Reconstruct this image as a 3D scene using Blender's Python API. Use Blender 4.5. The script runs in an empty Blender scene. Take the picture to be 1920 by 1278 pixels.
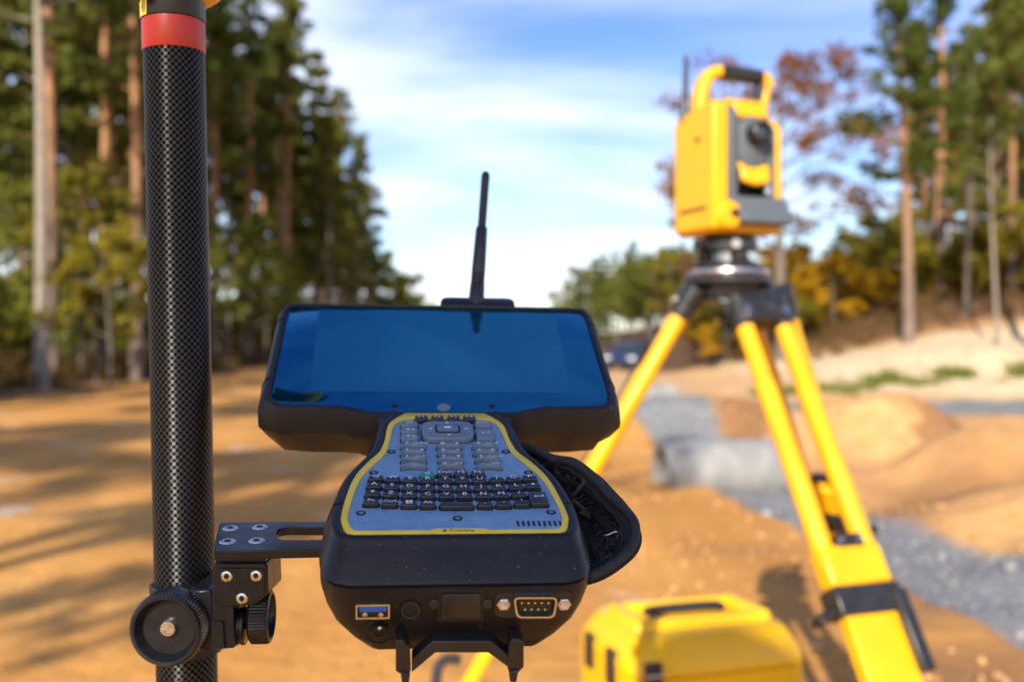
import bpy, bmesh, math, random
import numpy as np
from mathutils import Vector, Matrix

S = bpy.context.scene
COL = S.collection
R = math.radians
random.seed(7)

# ------------------------------------------------------------------ camera, sky, sun, exposure
CAM_H = 1.15                     # camera height above the sand road
FPX = 35.0 / 36.0 * 1920.0       # focal length in photograph pixels
cam_d = bpy.data.cameras.new('camera')
cam_d.lens = 35.0
cam_d.sensor_width = 36.0
cam_d.clip_start = 0.02
cam_d.clip_end = 3000.0
cam_d.dof.use_dof = True
cam_d.dof.focus_distance = 0.495
cam_d.dof.aperture_fstop = 6.2
cam_d.dof.aperture_blades = 9
cam = bpy.data.objects.new('camera', cam_d)
COL.objects.link(cam)
cam.location = (0, 0, CAM_H)
cam.rotation_euler = (R(90), 0, 0)
S.camera = cam

SUN_EL = R(28.5)
SUN_TRAVEL = Vector((0.30, 0.954, 0)).normalized()      # ground direction the shadows fall
world = bpy.data.worlds.new('World')
S.world = world
world.use_nodes = True


def N(nt, typ, **kw):
    n = nt.nodes.new(typ)
    for k, v in kw.items():
        if k.startswith('i_'):
            key = k[2:]
            key = int(key) if key.isdigit() else key.replace('_', ' ')
            n.inputs[key].default_value = v
        else:
            setattr(n, k, v)
    return n


def ramp(nt, stops, interp='LINEAR'):
    n = nt.nodes.new('ShaderNodeValToRGB')
    n.color_ramp.interpolation = interp
    while len(n.color_ramp.elements) < len(stops):
        n.color_ramp.elements.new(0.5)
    for e, (p, c) in zip(n.color_ramp.elements, stops):
        e.position = p
        e.color = (c, c, c, 1) if isinstance(c, (int, float)) else (*c, 1)
    return n


nt = world.node_tree
nt.nodes.clear()
L = nt.links.new
w_out = N(nt, 'ShaderNodeOutputWorld')
w_bg = N(nt, 'ShaderNodeBackground', i_Strength=0.125)
sky = N(nt, 'ShaderNodeTexSky', sky_type='NISHITA', sun_disc=False, sun_elevation=SUN_EL)
sky.sun_rotation = math.atan2(-SUN_TRAVEL.x, -SUN_TRAVEL.y)
sky.altitude = 0.0
sky.air_density = 1.0
sky.dust_density = 0.6
sky.ozone_density = 2.2
tc = N(nt, 'ShaderNodeTexCoord')
sep = N(nt, 'ShaderNodeSeparateXYZ')
L(tc.outputs['Generated'], sep.inputs[0])
zz = N(nt, 'ShaderNodeMath', operation='MAXIMUM', i_1=0.02)
L(sep.outputs['Z'], zz.inputs[0])
za = N(nt, 'ShaderNodeMath', operation='ADD', i_1=0.22)
L(zz.outputs[0], za.inputs[0])
dx = N(nt, 'ShaderNodeMath', operation='DIVIDE')
dy = N(nt, 'ShaderNodeMath', operation='DIVIDE')
L(sep.outputs['X'], dx.inputs[0]); L(za.outputs[0], dx.inputs[1])
L(sep.outputs['Y'], dy.inputs[0]); L(za.outputs[0], dy.inputs[1])
cmb = N(nt, 'ShaderNodeCombineXYZ')
L(dx.outputs[0], cmb.inputs[0]); L(dy.outputs[0], cmb.inputs[1])
mp = N(nt, 'ShaderNodeMapping')
mp.inputs['Rotation'].default_value = (0, 0, R(58))
mp.inputs['Scale'].default_value = (0.7, 1.7, 1)
mp.inputs['Location'].default_value = (0.55, 0.35, 0)
L(cmb.outputs[0], mp.inputs[0])
n1 = N(nt, 'ShaderNodeTexNoise', i_Scale=0.95, i_Detail=7.0, i_Roughness=0.52, i_Distortion=0.35)
L(mp.outputs[0], n1.inputs['Vector'])
cr = ramp(nt, [(0.36, 0.0), (0.66, 1.0)], 'EASE')
L(n1.outputs['Fac'], cr.inputs[0])
# clouds thicken low down, open overhead (thin cirrus)
hz = N(nt, 'ShaderNodeMapRange', i_1=0.02, i_2=0.75, i_3=0.95, i_4=0.16)
L(sep.outputs['Z'], hz.inputs[0])
cm = N(nt, 'ShaderNodeMath', operation='MULTIPLY')
L(cr.outputs[0], cm.inputs[0]); L(hz.outputs[0], cm.inputs[1])
mixc = N(nt, 'ShaderNodeMixRGB')
mixc.inputs[2].default_value = (6.6, 6.9, 7.3, 1)
hs = N(nt, 'ShaderNodeHueSaturation', i_Hue=0.522, i_Saturation=1.25, i_Value=1.0)
L(sky.outputs[0], hs.inputs['Color'])
L(cm.outputs[0], mixc.inputs[0]); L(hs.outputs[0], mixc.inputs[1])
L(mixc.outputs[0], w_bg.inputs[0]); L(w_bg.outputs[0], w_out.inputs[0])

sun_d = bpy.data.lights.new('sun', 'SUN')
sun_d.energy = 4.6
sun_d.angle = R(0.53)
sun_d.color = (1.0, 0.90, 0.74)
sun = bpy.data.objects.new('sun', sun_d)
COL.objects.link(sun)
to_sun = Vector((-SUN_TRAVEL.x * math.cos(SUN_EL), -SUN_TRAVEL.y * math.cos(SUN_EL), math.sin(SUN_EL)))
sun.rotation_euler = to_sun.to_track_quat('Z', 'Y').to_euler()
sun.location = to_sun * 60

S.view_settings.view_transform = 'Standard'
S.view_settings.look = 'None'
S.view_settings.exposure = 0.72
S.view_settings.gamma = 1.0
S.view_settings.use_curve_mapping = False
S.render.engine = 'CYCLES'
S.cycles.use_denoising = True
S.cycles.max_bounces = 6
S.cycles.transparent_max_bounces = 6
S.cycles.caustics_reflective = False
S.cycles.caustics_refractive = False

# ------------------------------------------------------------------ materials


def mat(name, col, rough=0.5, metal=0.0, spec=0.5, coat=0.0, coat_r=0.1):
    m = bpy.data.materials.new(name)
    m.use_nodes = True
    b = m.node_tree.nodes['Principled BSDF']
    b.inputs['Base Color'].default_value = (*col, 1)
    b.inputs['Roughness'].default_value = rough
    b.inputs['Metallic'].default_value = metal
    b.inputs['Specular IOR Level'].default_value = spec
    b.inputs['Coat Weight'].default_value = coat
    b.inputs['Coat Roughness'].default_value = coat_r
    return m


def bsdf(m):
    return m.node_tree.nodes['Principled BSDF']


def grain(m, scale, amount=0.25, bump=0.0, bump_scale=None, dist=0.001, rough_var=0.0, detail=4.0, speck=None):
    """object-space noise on colour, roughness and fine relief"""
    t = m.node_tree
    lk = t.links.new
    b = bsdf(m)
    base = tuple(b.inputs['Base Color'].default_value)
    co = N(t, 'ShaderNodeTexCoord')
    no = N(t, 'ShaderNodeTexNoise', i_Scale=scale, i_Detail=detail, i_Roughness=0.6)
    lk(co.outputs['Object'], no.inputs['Vector'])
    hi = tuple(min(1, c * (1 + amount)) for c in base[:3])
    lo = tuple(c * (1 - amount) for c in base[:3])
    rp = ramp(t, [(0.3, lo), (0.7, hi)])
    lk(no.outputs['Fac'], rp.inputs[0])
    out = rp.outputs[0]
    if speck:
        sc, thr, colr, fac = speck
        n2 = N(t, 'ShaderNodeTexNoise', i_Scale=sc, i_Detail=2.0, i_Roughness=0.5)
        lk(co.outputs['Object'], n2.inputs['Vector'])
        r2 = ramp(t, [(thr, 0.0), (thr + 0.03, fac)])
        lk(n2.outputs['Fac'], r2.inputs[0])
        mx = N(t, 'ShaderNodeMixRGB')
        mx.inputs[2].default_value = (*colr, 1)
        lk(r2.outputs[0], mx.inputs[0]); lk(out, mx.inputs[1])
        out = mx.outputs[0]
    lk(out, b.inputs['Base Color'])
    if rough_var:
        r0 = b.inputs['Roughness'].default_value
        rr_ = N(t, 'ShaderNodeMapRange', i_1=0.3, i_2=0.7, i_3=max(0.02, r0 - rough_var), i_4=min(1, r0 + rough_var))
        lk(no.outputs['Fac'], rr_.inputs[0]); lk(rr_.outputs[0], b.inputs['Roughness'])
    if bump:
        n3 = N(t, 'ShaderNodeTexNoise', i_Scale=bump_scale or scale * 4, i_Detail=3.0)
        lk(co.outputs['Object'], n3.inputs['Vector'])
        bp = N(t, 'ShaderNodeBump', i_Strength=bump, i_Distance=dist)
        lk(n3.outputs['Fac'], bp.inputs['Height']); lk(bp.outputs[0], b.inputs['Normal'])
    return m


M = {}
M['rubber'] = grain(mat('black rubber housing', (0.013, 0.013, 0.016), 0.40, spec=0.32), 60, 0.25, 0.25, 2600, 0.0002,
                    0.08, speck=(620, 0.70, (0.16, 0.16, 0.15), 0.6))
M['rubber2'] = grain(mat('black bumper rubber', (0.020, 0.020, 0.023), 0.5, spec=0.35), 45, 0.3, 0.3, 1900, 0.0003, 0.08,
                     speck=(300, 0.72, (0.14, 0.13, 0.11), 0.5))
M['black'] = grain(mat('black anodised metal', (0.010, 0.011, 0.015), 0.30, spec=0.45), 90, 0.2, 0.15, 3000, 0.0001, 0.06)
M['blackplastic'] = grain(mat('black plastic', (0.018, 0.018, 0.02), 0.35), 80, 0.2, 0.1, 2500, 0.0001, 0.08)
M['hole'] = mat('dark recess', (0.004, 0.004, 0.005), 0.6)
M['plate'] = grain(mat('blue grey keypad plate', (0.17, 0.30, 0.45), 0.42), 130, 0.14, 0.2, 1800, 0.0002, 0.08,
                   speck=(420, 0.69, (0.08, 0.10, 0.14), 0.6))
M['greykey'] = grain(mat('grey key', (0.15, 0.195, 0.25), 0.36), 200, 0.1, 0.1, 2000, 0.0001)
M['darkkey'] = grain(mat('charcoal key', (0.02, 0.023, 0.028), 0.28), 200, 0.15, 0.08, 2000, 0.0001)
M['greenkey'] = mat('green power key', (0.005, 0.24, 0.20), 0.35)
M['print'] = mat('white key print', (0.78, 0.8, 0.82), 0.5)
M['yellowtrim'] = grain(mat('yellow trim', (0.92, 0.62, 0.03), 0.38), 80, 0.07)
M['blackprint'] = mat('black print', (0.02, 0.02, 0.02), 0.5)
M['steel'] = grain(mat('steel', (0.62, 0.60, 0.57), 0.28, 1.0), 300, 0.12, rough_var=0.1)
M['screwhead'] = grain(mat('bright screw head', (0.74, 0.76, 0.78), 0.34, 0.6), 300, 0.1, rough_var=0.1)
M['gold'] = mat('gold pin', (0.85, 0.55, 0.16), 0.3, 1.0)
M['usb'] = mat('blue connector tongue', (0.02, 0.12, 0.55), 0.4)
M['yellow'] = grain(mat('yellow instrument plastic', (0.80, 0.40, 0.004), 0.38), 12, 0.06, rough_var=0.06)
M['yellowpaint'] = grain(mat('yellow painted leg', (0.80, 0.40, 0.004), 0.42), 9, 0.09, 0.1, 160, 0.0006, 0.08,
                         speck=(45, 0.70, (0.35, 0.2, 0.05), 0.5))
M['caseyellow'] = grain(mat('yellow case plastic', (0.82, 0.47, 0.004), 0.33), 8, 0.06, 0.1, 300, 0.0005, 0.06,
                        speck=(40, 0.72, (0.5, 0.33, 0.12), 0.5))
M['gunmetal'] = grain(mat('blue grey instrument plastic', (0.095, 0.112, 0.13), 0.45), 30, 0.1)
M['tripodblack'] = grain(mat('black cast metal', (0.02, 0.02, 0.022), 0.32), 40, 0.25, 0.1, 600, 0.0003, 0.1)
M['strap'] = grain(mat('black webbing', (0.022, 0.022, 0.026), 0.7), 400, 0.5, 0.8, 1500, 0.0008)
M['fuzz'] = grain(mat('black hook and loop fabric', (0.022, 0.021, 0.021), 0.9, spec=0.3), 700, 0.7, 1.0, 1100, 0.0015)
M['redtape'] = grain(mat('red vinyl tape', (0.44, 0.026, 0.008), 0.35), 120, 0.1, 0.12, 500, 0.0002)
M['yellowlabel'] = mat('yellow label', (0.85, 0.66, 0.01), 0.4)
M['concrete'] = grain(mat('pale concrete', (0.27, 0.268, 0.26), 0.85), 6, 0.22, 0.5, 60, 0.01)
M['carpaint'] = mat('dark blue car paint', (0.02, 0.035, 0.07), 0.25, 0.3, coat=0.8)
M['carglass'] = mat('car window glass', (0.03, 0.04, 0.05), 0.06, spec=0.9)
M['tyre'] = mat('tyre rubber', (0.02, 0.02, 0.02), 0.8)
M['lamp'] = mat('headlamp lens', (0.75, 0.78, 0.8), 0.08, spec=0.9)

# display glass: black glass whose anti-reflective coating throws back blue
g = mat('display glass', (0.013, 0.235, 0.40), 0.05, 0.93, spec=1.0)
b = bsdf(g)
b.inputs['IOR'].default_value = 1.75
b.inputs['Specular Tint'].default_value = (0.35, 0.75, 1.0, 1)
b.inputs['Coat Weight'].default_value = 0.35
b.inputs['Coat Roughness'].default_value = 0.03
t_ = g.node_tree
co_ = N(t_, 'ShaderNodeTexCoord')
sm_ = N(t_, 'ShaderNodeTexNoise', i_Scale=26.0, i_Detail=5.0, i_Roughness=0.65, i_Distortion=0.8)
t_.links.new(co_.outputs['Object'], sm_.inputs['Vector'])
mr_ = N(t_, 'ShaderNodeMapRange', i_1=0.35, i_2=0.75, i_3=0.015, i_4=0.07)
t_.links.new(sm_.outputs['Fac'], mr_.inputs[0]); t_.links.new(mr_.outputs[0], b.inputs['Roughness'])
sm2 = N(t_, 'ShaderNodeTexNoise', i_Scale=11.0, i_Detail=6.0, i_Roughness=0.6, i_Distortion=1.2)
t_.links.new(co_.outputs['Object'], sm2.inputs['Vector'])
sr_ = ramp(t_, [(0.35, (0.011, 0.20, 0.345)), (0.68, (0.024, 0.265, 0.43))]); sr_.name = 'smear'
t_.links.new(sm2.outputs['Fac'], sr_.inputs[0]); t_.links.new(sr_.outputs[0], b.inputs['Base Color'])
M['glass'] = g
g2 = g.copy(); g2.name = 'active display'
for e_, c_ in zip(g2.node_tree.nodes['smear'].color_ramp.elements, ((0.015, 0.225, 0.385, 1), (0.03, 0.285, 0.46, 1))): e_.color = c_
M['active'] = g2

# carbon fibre: checker weave in the tube's own UV
cf = mat('carbon fibre weave', (0.008, 0.008, 0.008), 0.46, 0.0, coat=0.0, coat_r=0.08)
t_ = cf.node_tree
uv = N(t_, 'ShaderNodeUVMap'); uv.uv_map = 'UVMap'
ck = N(t_, 'ShaderNodeTexChecker', i_Scale=1.0)
t_.links.new(uv.outputs[0], ck.inputs['Vector'])
rc = ramp(t_, [(0.0, (0.003, 0.003, 0.003)), (1.0, (0.006, 0.0057, 0.005))])
rs_ = ramp(t_, [(0.0, 0.02), (1.0, 0.55)])
t_.links.new(ck.outputs['Fac'], rc.inputs[0]); t_.links.new(ck.outputs['Fac'], rs_.inputs[0])
t_.links.new(rc.outputs[0], bsdf(cf).inputs['Base Color'])
t_.links.new(rs_.outputs[0], bsdf(cf).inputs['Specular IOR Level'])
bsdf(cf).inputs['IOR'].default_value = 1.62
bsdf(cf).inputs['Anisotropic'].default_value = 0.9
bsdf(cf).inputs['Anisotropic Rotation'].default_value = 0.25
tg_ = N(t_, 'ShaderNodeTangent', direction_type='UV_MAP'); tg_.uv_map = 'UVMap'
t_.links.new(tg_.outputs[0], bsdf(cf).inputs['Tangent'])
bp = N(t_, 'ShaderNodeBump', i_Strength=0.06, i_Distance=0.0003)
t_.links.new(ck.outputs['Fac'], bp.inputs['Height'])
t_.links.new(bp.outputs[0], bsdf(cf).inputs['Normal'])
M['carbon'] = cf


def leaf_mat(name, c1, c2, trans=0.35):
    m = bpy.data.materials.new(name)
    m.use_nodes = True
    t = m.node_tree
    t.nodes.clear()
    lk = t.links.new
    out = N(t, 'ShaderNodeOutputMaterial')
    co = N(t, 'ShaderNodeTexCoord')
    oi = N(t, 'ShaderNodeObjectInfo')
    no = N(t, 'ShaderNodeTexNoise', i_Scale=0.9, i_Detail=3.0)
    lk(co.outputs['Object'], no.inputs['Vector'])
    ad = N(t, 'ShaderNodeMath', operation='ADD')
    ml = N(t, 'ShaderNodeMath', operation='MULTIPLY_ADD', i_1=0.6, i_2=-0.3)
    lk(oi.outputs['Random'], ml.inputs[0])
    lk(no.outputs['Fac'], ad.inputs[0]); lk(ml.outputs[0], ad.inputs[1])
    rp = ramp(t, [(0.25, c1), (0.75, c2)])
    lk(ad.outputs[0], rp.inputs[0])
    df = N(t, 'ShaderNodeBsdfDiffuse')
    tr = N(t, 'ShaderNodeBsdfTranslucent')
    lk(rp.outputs[0], df.inputs[0]); lk(rp.outputs[0], tr.inputs[0])
    mx = N(t, 'ShaderNodeMixShader', i_0=trans)
    lk(df.outputs[0], mx.inputs[1]); lk(tr.outputs[0], mx.inputs[2])
    lk(mx.outputs[0], out.inputs[0])
    return m


M['needle'] = leaf_mat('pine needles', (0.10, 0.125, 0.026), (0.21, 0.21, 0.045), 0.42)
M['needledark'] = leaf_mat('dark spruce needles', (0.085, 0.115, 0.028), (0.17, 0.185, 0.04), 0.42)
M['needlelight'] = leaf_mat('light green needles', (0.11, 0.15, 0.03), (0.22, 0.22, 0.04), 0.4)
M['leafyellow'] = leaf_mat('yellow green leaves', (0.15, 0.155, 0.022), (0.32, 0.26, 0.03), 0.4)
M['leafgold'] = leaf_mat('golden leaves', (0.46, 0.27, 0.02), (0.68, 0.42, 0.03), 0.4)
M['leafrust'] = leaf_mat('rust brown leaves', (0.24, 0.10, 0.025), (0.42, 0.20, 0.04), 0.35)
M['leafred'] = leaf_mat('reddish bare twigs and leaves', (0.20, 0.085, 0.06), (0.34, 0.17, 0.10), 0.35)
M['under'] = leaf_mat('forest undergrowth', (0.08, 0.06, 0.02), (0.19, 0.11, 0.04), 0.3)
M['grass'] = leaf_mat('verge grass', (0.10, 0.15, 0.03), (0.2, 0.22, 0.05), 0.3)


def bark_mat(name, low, high, z0, z1):
    m = mat(name, low, 0.9, spec=0.2)
    t = m.node_tree
    lk = t.links.new
    co = N(t, 'ShaderNodeTexCoord')
    sp = N(t, 'ShaderNodeSeparateXYZ')
    lk(co.outputs['Object'], sp.inputs[0])
    mr = N(t, 'ShaderNodeMapRange', i_1=z0, i_2=z1)
    lk(sp.outputs['Z'], mr.inputs[0])
    mpn = N(t, 'ShaderNodeMapping'); mpn.inputs['Scale'].default_value = (6, 6, 1.2)
    lk(co.outputs['Object'], mpn.inputs[0])
    no = N(t, 'ShaderNodeTexNoise', i_Scale=3.0, i_Detail=5.0)
    lk(mpn.outputs[0], no.inputs['Vector'])
    mx = N(t, 'ShaderNodeMixRGB')
    mx.inputs[1].default_value = (*low, 1); mx.inputs[2].default_value = (*high, 1)
    lk(mr.outputs[0], mx.inputs[0])
    rp = ramp(t, [(0.3, 0.45), (0.7, 1.15)])
    lk(no.outputs['Fac'], rp.inputs[0])
    mu = N(t, 'ShaderNodeMixRGB', blend_type='MULTIPLY', i_0=1.0)
    lk(mx.outputs[0], mu.inputs[1]); lk(rp.outputs[0], mu.inputs[2])
    lk(mu.outputs[0], bsdf(m).inputs['Base Color'])
    bpn = N(t, 'ShaderNodeBump', i_Strength=0.8, i_Distance=0.04)
    lk(no.outputs['Fac'], bpn.inputs['Height']); lk(bpn.outputs[0], bsdf(m).inputs['Normal'])
    return m


M['pinebark'] = bark_mat('pine bark', (0.25, 0.185, 0.145), (0.48, 0.25, 0.12), 2.0, 8.0)
M['palebark'] = bark_mat('pale bark', (0.31, 0.265, 0.22), (0.42, 0.35, 0.28), 1.0, 9.0)
M['greybark'] = bark_mat('grey bark', (0.20, 0.17, 0.14), (0.26, 0.21, 0.17), 1.0, 9.0)

# ------------------------------------------------------------------ helpers: properties, mesh builders


def tag(o, label=None, cat=None, group=None, kind=None):
    if label: o['label'] = label
    if cat: o['category'] = cat
    if group: o['group'] = group
    if kind: o['kind'] = kind
    return o


def thing(name, label, cat, loc, group=None):
    o = bpy.data.objects.new(name, None)
    COL.objects.link(o)
    o.location = loc
    o.empty_display_size = 0.05
    return tag(o, label, cat, group)


def wpos(o):
    p = Vector((0, 0, 0))
    while o is not None:
        p += o.location
        o = o.parent
    return p


def obj(name, vf, m, parent=None, angle=35, bevel=0.0, seg=2, flat=False):
    """world-space verts and faces -> one mesh object under parent (parents are never rotated here)"""
    v, f = vf
    off = wpos(parent) if parent else Vector((0, 0, 0))
    me = bpy.data.meshes.new(name)
    me.from_pydata([tuple(Vector(p) - off) for p in v], [], f)
    me.update()
    bm = bmesh.new(); bm.from_mesh(me)
    bmesh.ops.recalc_face_normals(bm, faces=bm.faces[:])
    bm.to_mesh(me); bm.free()
    if not flat:
        me.polygons.foreach_set('use_smooth', [True] * len(me.polygons))
        me.set_sharp_from_angle(angle=R(angle))
    me.materials.append(m)
    o = bpy.data.objects.new(name, me)
    COL.objects.link(o)
    if parent: o.parent = parent
    if bevel:
        md = o.modifiers.new('bevel', 'BEVEL')
        md.width = bevel; md.segments = seg; md.limit_method = 'ANGLE'; md.angle_limit = R(38)
        md.use_clamp_overlap = True
    return o


def join(*vfs):
    V, F = [], []
    for v, f in vfs:
        n = len(V)
        V += [Vector(p) for p in v]
        F += [tuple(i + n for i in q) for q in f]
    return V, F


def loft(rings, cap0=True, cap1=True, closed=True):
    n = len(rings[0])
    V = [Vector(p) for r in rings for p in r]
    F = []
    for k in range(len(rings) - 1):
        for i in range(n if closed else n - 1):
            j = (i + 1) % n
            F.append((k * n + i, k * n + j, (k + 1) * n + j, (k + 1) * n + i))
    if cap0: F.append(tuple(range(n)))
    if cap1: F.append(tuple((len(rings) - 1) * n + i for i in range(n)))
    return V, F


def frame_of(axis):
    a = Vector(axis).normalized()
    h = Vector((0, 0, 1)) if abs(a.z) < 0.9 else Vector((1, 0, 0))
    x = h.cross(a).normalized()
    return x, a.cross(x), a


def lathe(o, axis, prof, n=32, cap0=True, cap1=True, knurl=None):
    x, y, a = frame_of(axis)
    o = Vector(o)
    rings = []
    for r, h in prof:
        rings.append([o + a * h + (x * math.cos(2 * math.pi * i / n) + y * math.sin(2 * math.pi * i / n)) *
                      (max(r, 1e-5) * (1 + (0.022 if knurl and r > knurl and i % 2 else 0))) for i in range(n)])
    return loft(rings, cap0, cap1)


def cyl(p, q, r, n=20, r2=None):
    p, q = Vector(p), Vector(q)
    return lathe(p, q - p, [(r, 0), (r if r2 is None else r2, (q - p).length)], n)


def tube(pts, rad, n=8):
    pts = [Vector(p) for p in pts]
    rings = []
    for i, p in enumerate(pts):
        d = pts[min(i + 1, len(pts) - 1)] - pts[max(i - 1, 0)]
        x, y, a = frame_of(d)
        r = rad[i] if isinstance(rad, (list, tuple)) else rad
        rings.append([p + (x * math.cos(2 * math.pi * k / n) + y * math.sin(2 * math.pi * k / n)) * r for k in range(n)])
    # keep neighbouring rings in step
    for i in range(1, len(rings)):
        best = min(range(n), key=lambda s: (rings[i][s] - rings[i - 1][0] - (pts[i] - pts[i - 1])).length)
        rings[i] = rings[i][best:] + rings[i][:best]
    return loft(rings)


def box(c, ex, ey, ez):
    c, ex, ey, ez = Vector(c), Vector(ex), Vector(ey), Vector(ez)
    a = [c - ex - ey - ez, c + ex - ey - ez, c + ex + ey - ez, c - ex + ey - ez]
    b_ = [p + ez * 2 for p in a]
    return loft([a, b_])


def prism(poly, d):
    d = Vector(d)
    return loft([[Vector(p) for p in poly], [Vector(p) + d for p in poly]])


def rrect(w, h, r, n=4):
    pts = []
    r = min(r, w / 2 * 0.99, h / 2 * 0.99)
    for cx, cy, a0 in ((w / 2 - r, h / 2 - r, 0), (-w / 2 + r, h / 2 - r, 90), (-w / 2 + r, -h / 2 + r, 180), (w / 2 - r, -h / 2 + r, 270)):
        for k in range(n + 1):
            a = R(a0 + 90 * k / n)
            pts.append((cx + r * math.cos(a), cy + r * math.sin(a)))
    return pts


def offset2(poly, off):
    """move a closed 2-D outline outward by off (counter-clockwise outline)"""
    n = len(poly)
    out = []
    for i in range(n):
        p0, p1, p2 = Vector(poly[i - 1]), Vector(poly[i]), Vector(poly[(i + 1) % n])
        d = (p2 - p0)
        if d.length < 1e-9: d = Vector((1, 0))
        d.normalize()
        nrm = Vector((d.y, -d.x))
        out.append(tuple(p1 + nrm * off))
    return out


def smooth_line(pts, sub=3):
    """Catmull-Rom through 2-D/3-D points"""
    pts = [Vector(p) for p in pts]
    out = []
    for i in range(len(pts) - 1):
        p0, p1, p2, p3 = pts[max(i - 1, 0)], pts[i], pts[i + 1], pts[min(i + 2, len(pts) - 1)]
        for k in range(sub):
            t = k / sub
            out.append(0.5 * ((2 * p1) + (p2 - p0) * t + (2 * p0 - 5 * p1 + 4 * p2 - p3) * t * t + (3 * p1 - p0 - 3 * p2 + p3) * t ** 3))
    out.append(pts[-1])
    return out


def ray(px, py):
    return Vector(((px - 960) / FPX, 1.0, (639 - py) / FPX))


CAMP = Vector((0, 0, CAM_H))


def P(px, py, d):
    """a survey point: direction read off the photograph, distance d metres ahead"""
    return CAMP + ray(px, py) * d


class Plane:
    """a local frame: origin, right u, along v, normal n"""
    def __init__(s, o, u, v):
        s.o = Vector(o); s.u = Vector(u).normalized()
        v = Vector(v); v = v - s.u * v.dot(s.u); s.v = v.normalized(); s.n = s.u.cross(s.v)

    def at(s, a, b, c=0.0):
        return s.o + s.u * a + s.v * b + s.n * c

    def px(s, x, y, c=0.0):
        """local (a, b) of the point of the plane (lifted by c) in direction of photo pixel x, y"""
        r = ray(x, y)
        o = s.o + s.n * c - CAMP
        t = o.dot(s.n) / r.dot(s.n)
        q = r * t - o
        return q.dot(s.u), q.dot(s.v)

    def w(s, x, y, c=0.0):
        return s.at(*s.px(x, y, c), c)


_font = {}


def text_vf(body, size):
    key = (body, size)
    if key not in _font:
        cu = bpy.data.curves.new('lettering', 'FONT')
        cu.body = body; cu.size = size; cu.align_x = 'CENTER'; cu.align_y = 'CENTER'
        cu.resolution_u = 2
        o = bpy.data.objects.new('lettering', cu)
        me = bpy.data.meshes.new_from_object(o)
        _font[key] = ([tuple(v.co) for v in me.vertices], [tuple(p.vertices) for p in me.polygons])
        bpy.data.objects.remove(o); bpy.data.curves.remove(cu); bpy.data.meshes.remove(me)
    return _font[key]


def on_plane(vf, pl, a, b, c):
    return [pl.at(a + v[0], b + v[1], c) for v in vf[0]], vf[1]

# ------------------------------------------------------------------ terrain
_rng = np.random.default_rng(5)
_tab = _rng.random((256, 256))


def vnoise(x, y, s):
    x = np.asarray(x, float) / s + 1000; y = np.asarray(y, float) / s + 1000
    xi = np.floor(x).astype(int); yi = np.floor(y).astype(int)
    fx = x - xi; fy = y - yi
    fx = fx * fx * (3 - 2 * fx); fy = fy * fy * (3 - 2 * fy)
    t = lambda i, j: _tab[i & 255, j & 255]
    return ((t(xi, yi) * (1 - fx) + t(xi + 1, yi) * fx) * (1 - fy) + (t(xi, yi + 1) * (1 - fx) + t(xi + 1, yi + 1) * fx) * fy) - 0.5


def sst(a, b, x):
    t = np.clip((x - a) / (b - a), 0, 1)
    return t * t * (3 - 2 * t)


MOUNDS = [(2.25, 12.2, 0.95, 0.8, 0.50), (1.1, 13.4, 0.8, 0.8, 0.30), (3.75, 10.6, 0.85, 0.8, 0.56), (3.85, 7.9, 0.62, 0.55, 0.50),
          (4.7, 8.0, 0.9, 0.7, 0.54), (5.8, 8.4, 1.1, 0.8, 0.50), (3.5, 6.6, 0.5, 0.45, 0.18), (2.9, 5.0, 0.35, 0.4, 0.12)]


def gravel_mask(x, y):
    cx = 2.32 - 0.055 * (y - 4.0) + 0.12 * vnoise(x * 0, y, 2.5)
    strip = (1 - sst(0.36, 0.5, np.abs(x - cx) - 0.25 * vnoise(x, y, 0.5))) * (1 - sst(13, 15, y)) * sst(-6, -3, y)
    # a gravel haul road crossing behind the mounds on the right
    y2 = 17.3 + 0.12 * (x - 6)
    cross = (1 - sst(1.5, 2.2, np.abs(y - y2) + vnoise(x, y, 1.3))) * sst(1.6, 2.6, x) * (1 - sst(13, 16, x))
    return np.clip(np.maximum(strip, cross), 0, 1)


def hgt(x, y):
    x = np.asarray(x, float); y = np.asarray(y, float)
    h = 0.05 * vnoise(x, y, 7.0) + 0.018 * vnoise(x, y, 1.7)
    right = sst(0.7, 2.2, x) * (1 - sst(40, 60, y))
    h = h + right * (0.10 * vnoise(x + 9, y, 0.9) + 0.05 * vnoise(x, y + 5, 0.33))
    mm = 0 * x
    for cx, cy, sx, sy, a in MOUNDS:
        k = a * np.exp(-0.5 * ((((x - cx) / sx) ** 2 + ((y - cy) / sy) ** 2) ** 1.25))
        mm = np.maximum(mm, k)
    h = h + mm * (1 + 0.3 * vnoise(x, y, 0.6) + 0.12 * vnoise(x, y, 0.22))
    h = h - 0.5 * np.exp(-0.5 * (((x - 6.5) / 4) ** 2 + ((y - 52) / 6) ** 2))
    gm = gravel_mask(x, y)
    h = h - 0.05 * gm
    # pale bank rising to the right, the wooded bank behind it
    h = h + sst(5.0, 11.5, x + 1.2 * vnoise(x, y, 4)) * sst(19, 24.5, y + 1.0 * vnoise(x, y, 1.8)) * (1.1 + 0.35 * vnoise(x, y, 2.0) + 0.2 * vnoise(x, y, 0.8))
    h = h + sst(8.5, 15.0, x) * sst(25.5, 31, y) * 1.35
    # left forest floor a little above the road
    h = h + 0.25 * sst(-10.3, -12.5, x) + 0.3 * sst(-12, -22, x)
    far = np.hypot(x, y)
    return h * (1 - sst(200, 350, far))


def H(x, y):
    return float(hgt(np.array([x]), np.array([y]))[0])


def ground_at(px, py, z=0.0):
    r = ray(px, py)
    return CAMP + r * ((z - CAM_H) / r.z)


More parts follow.
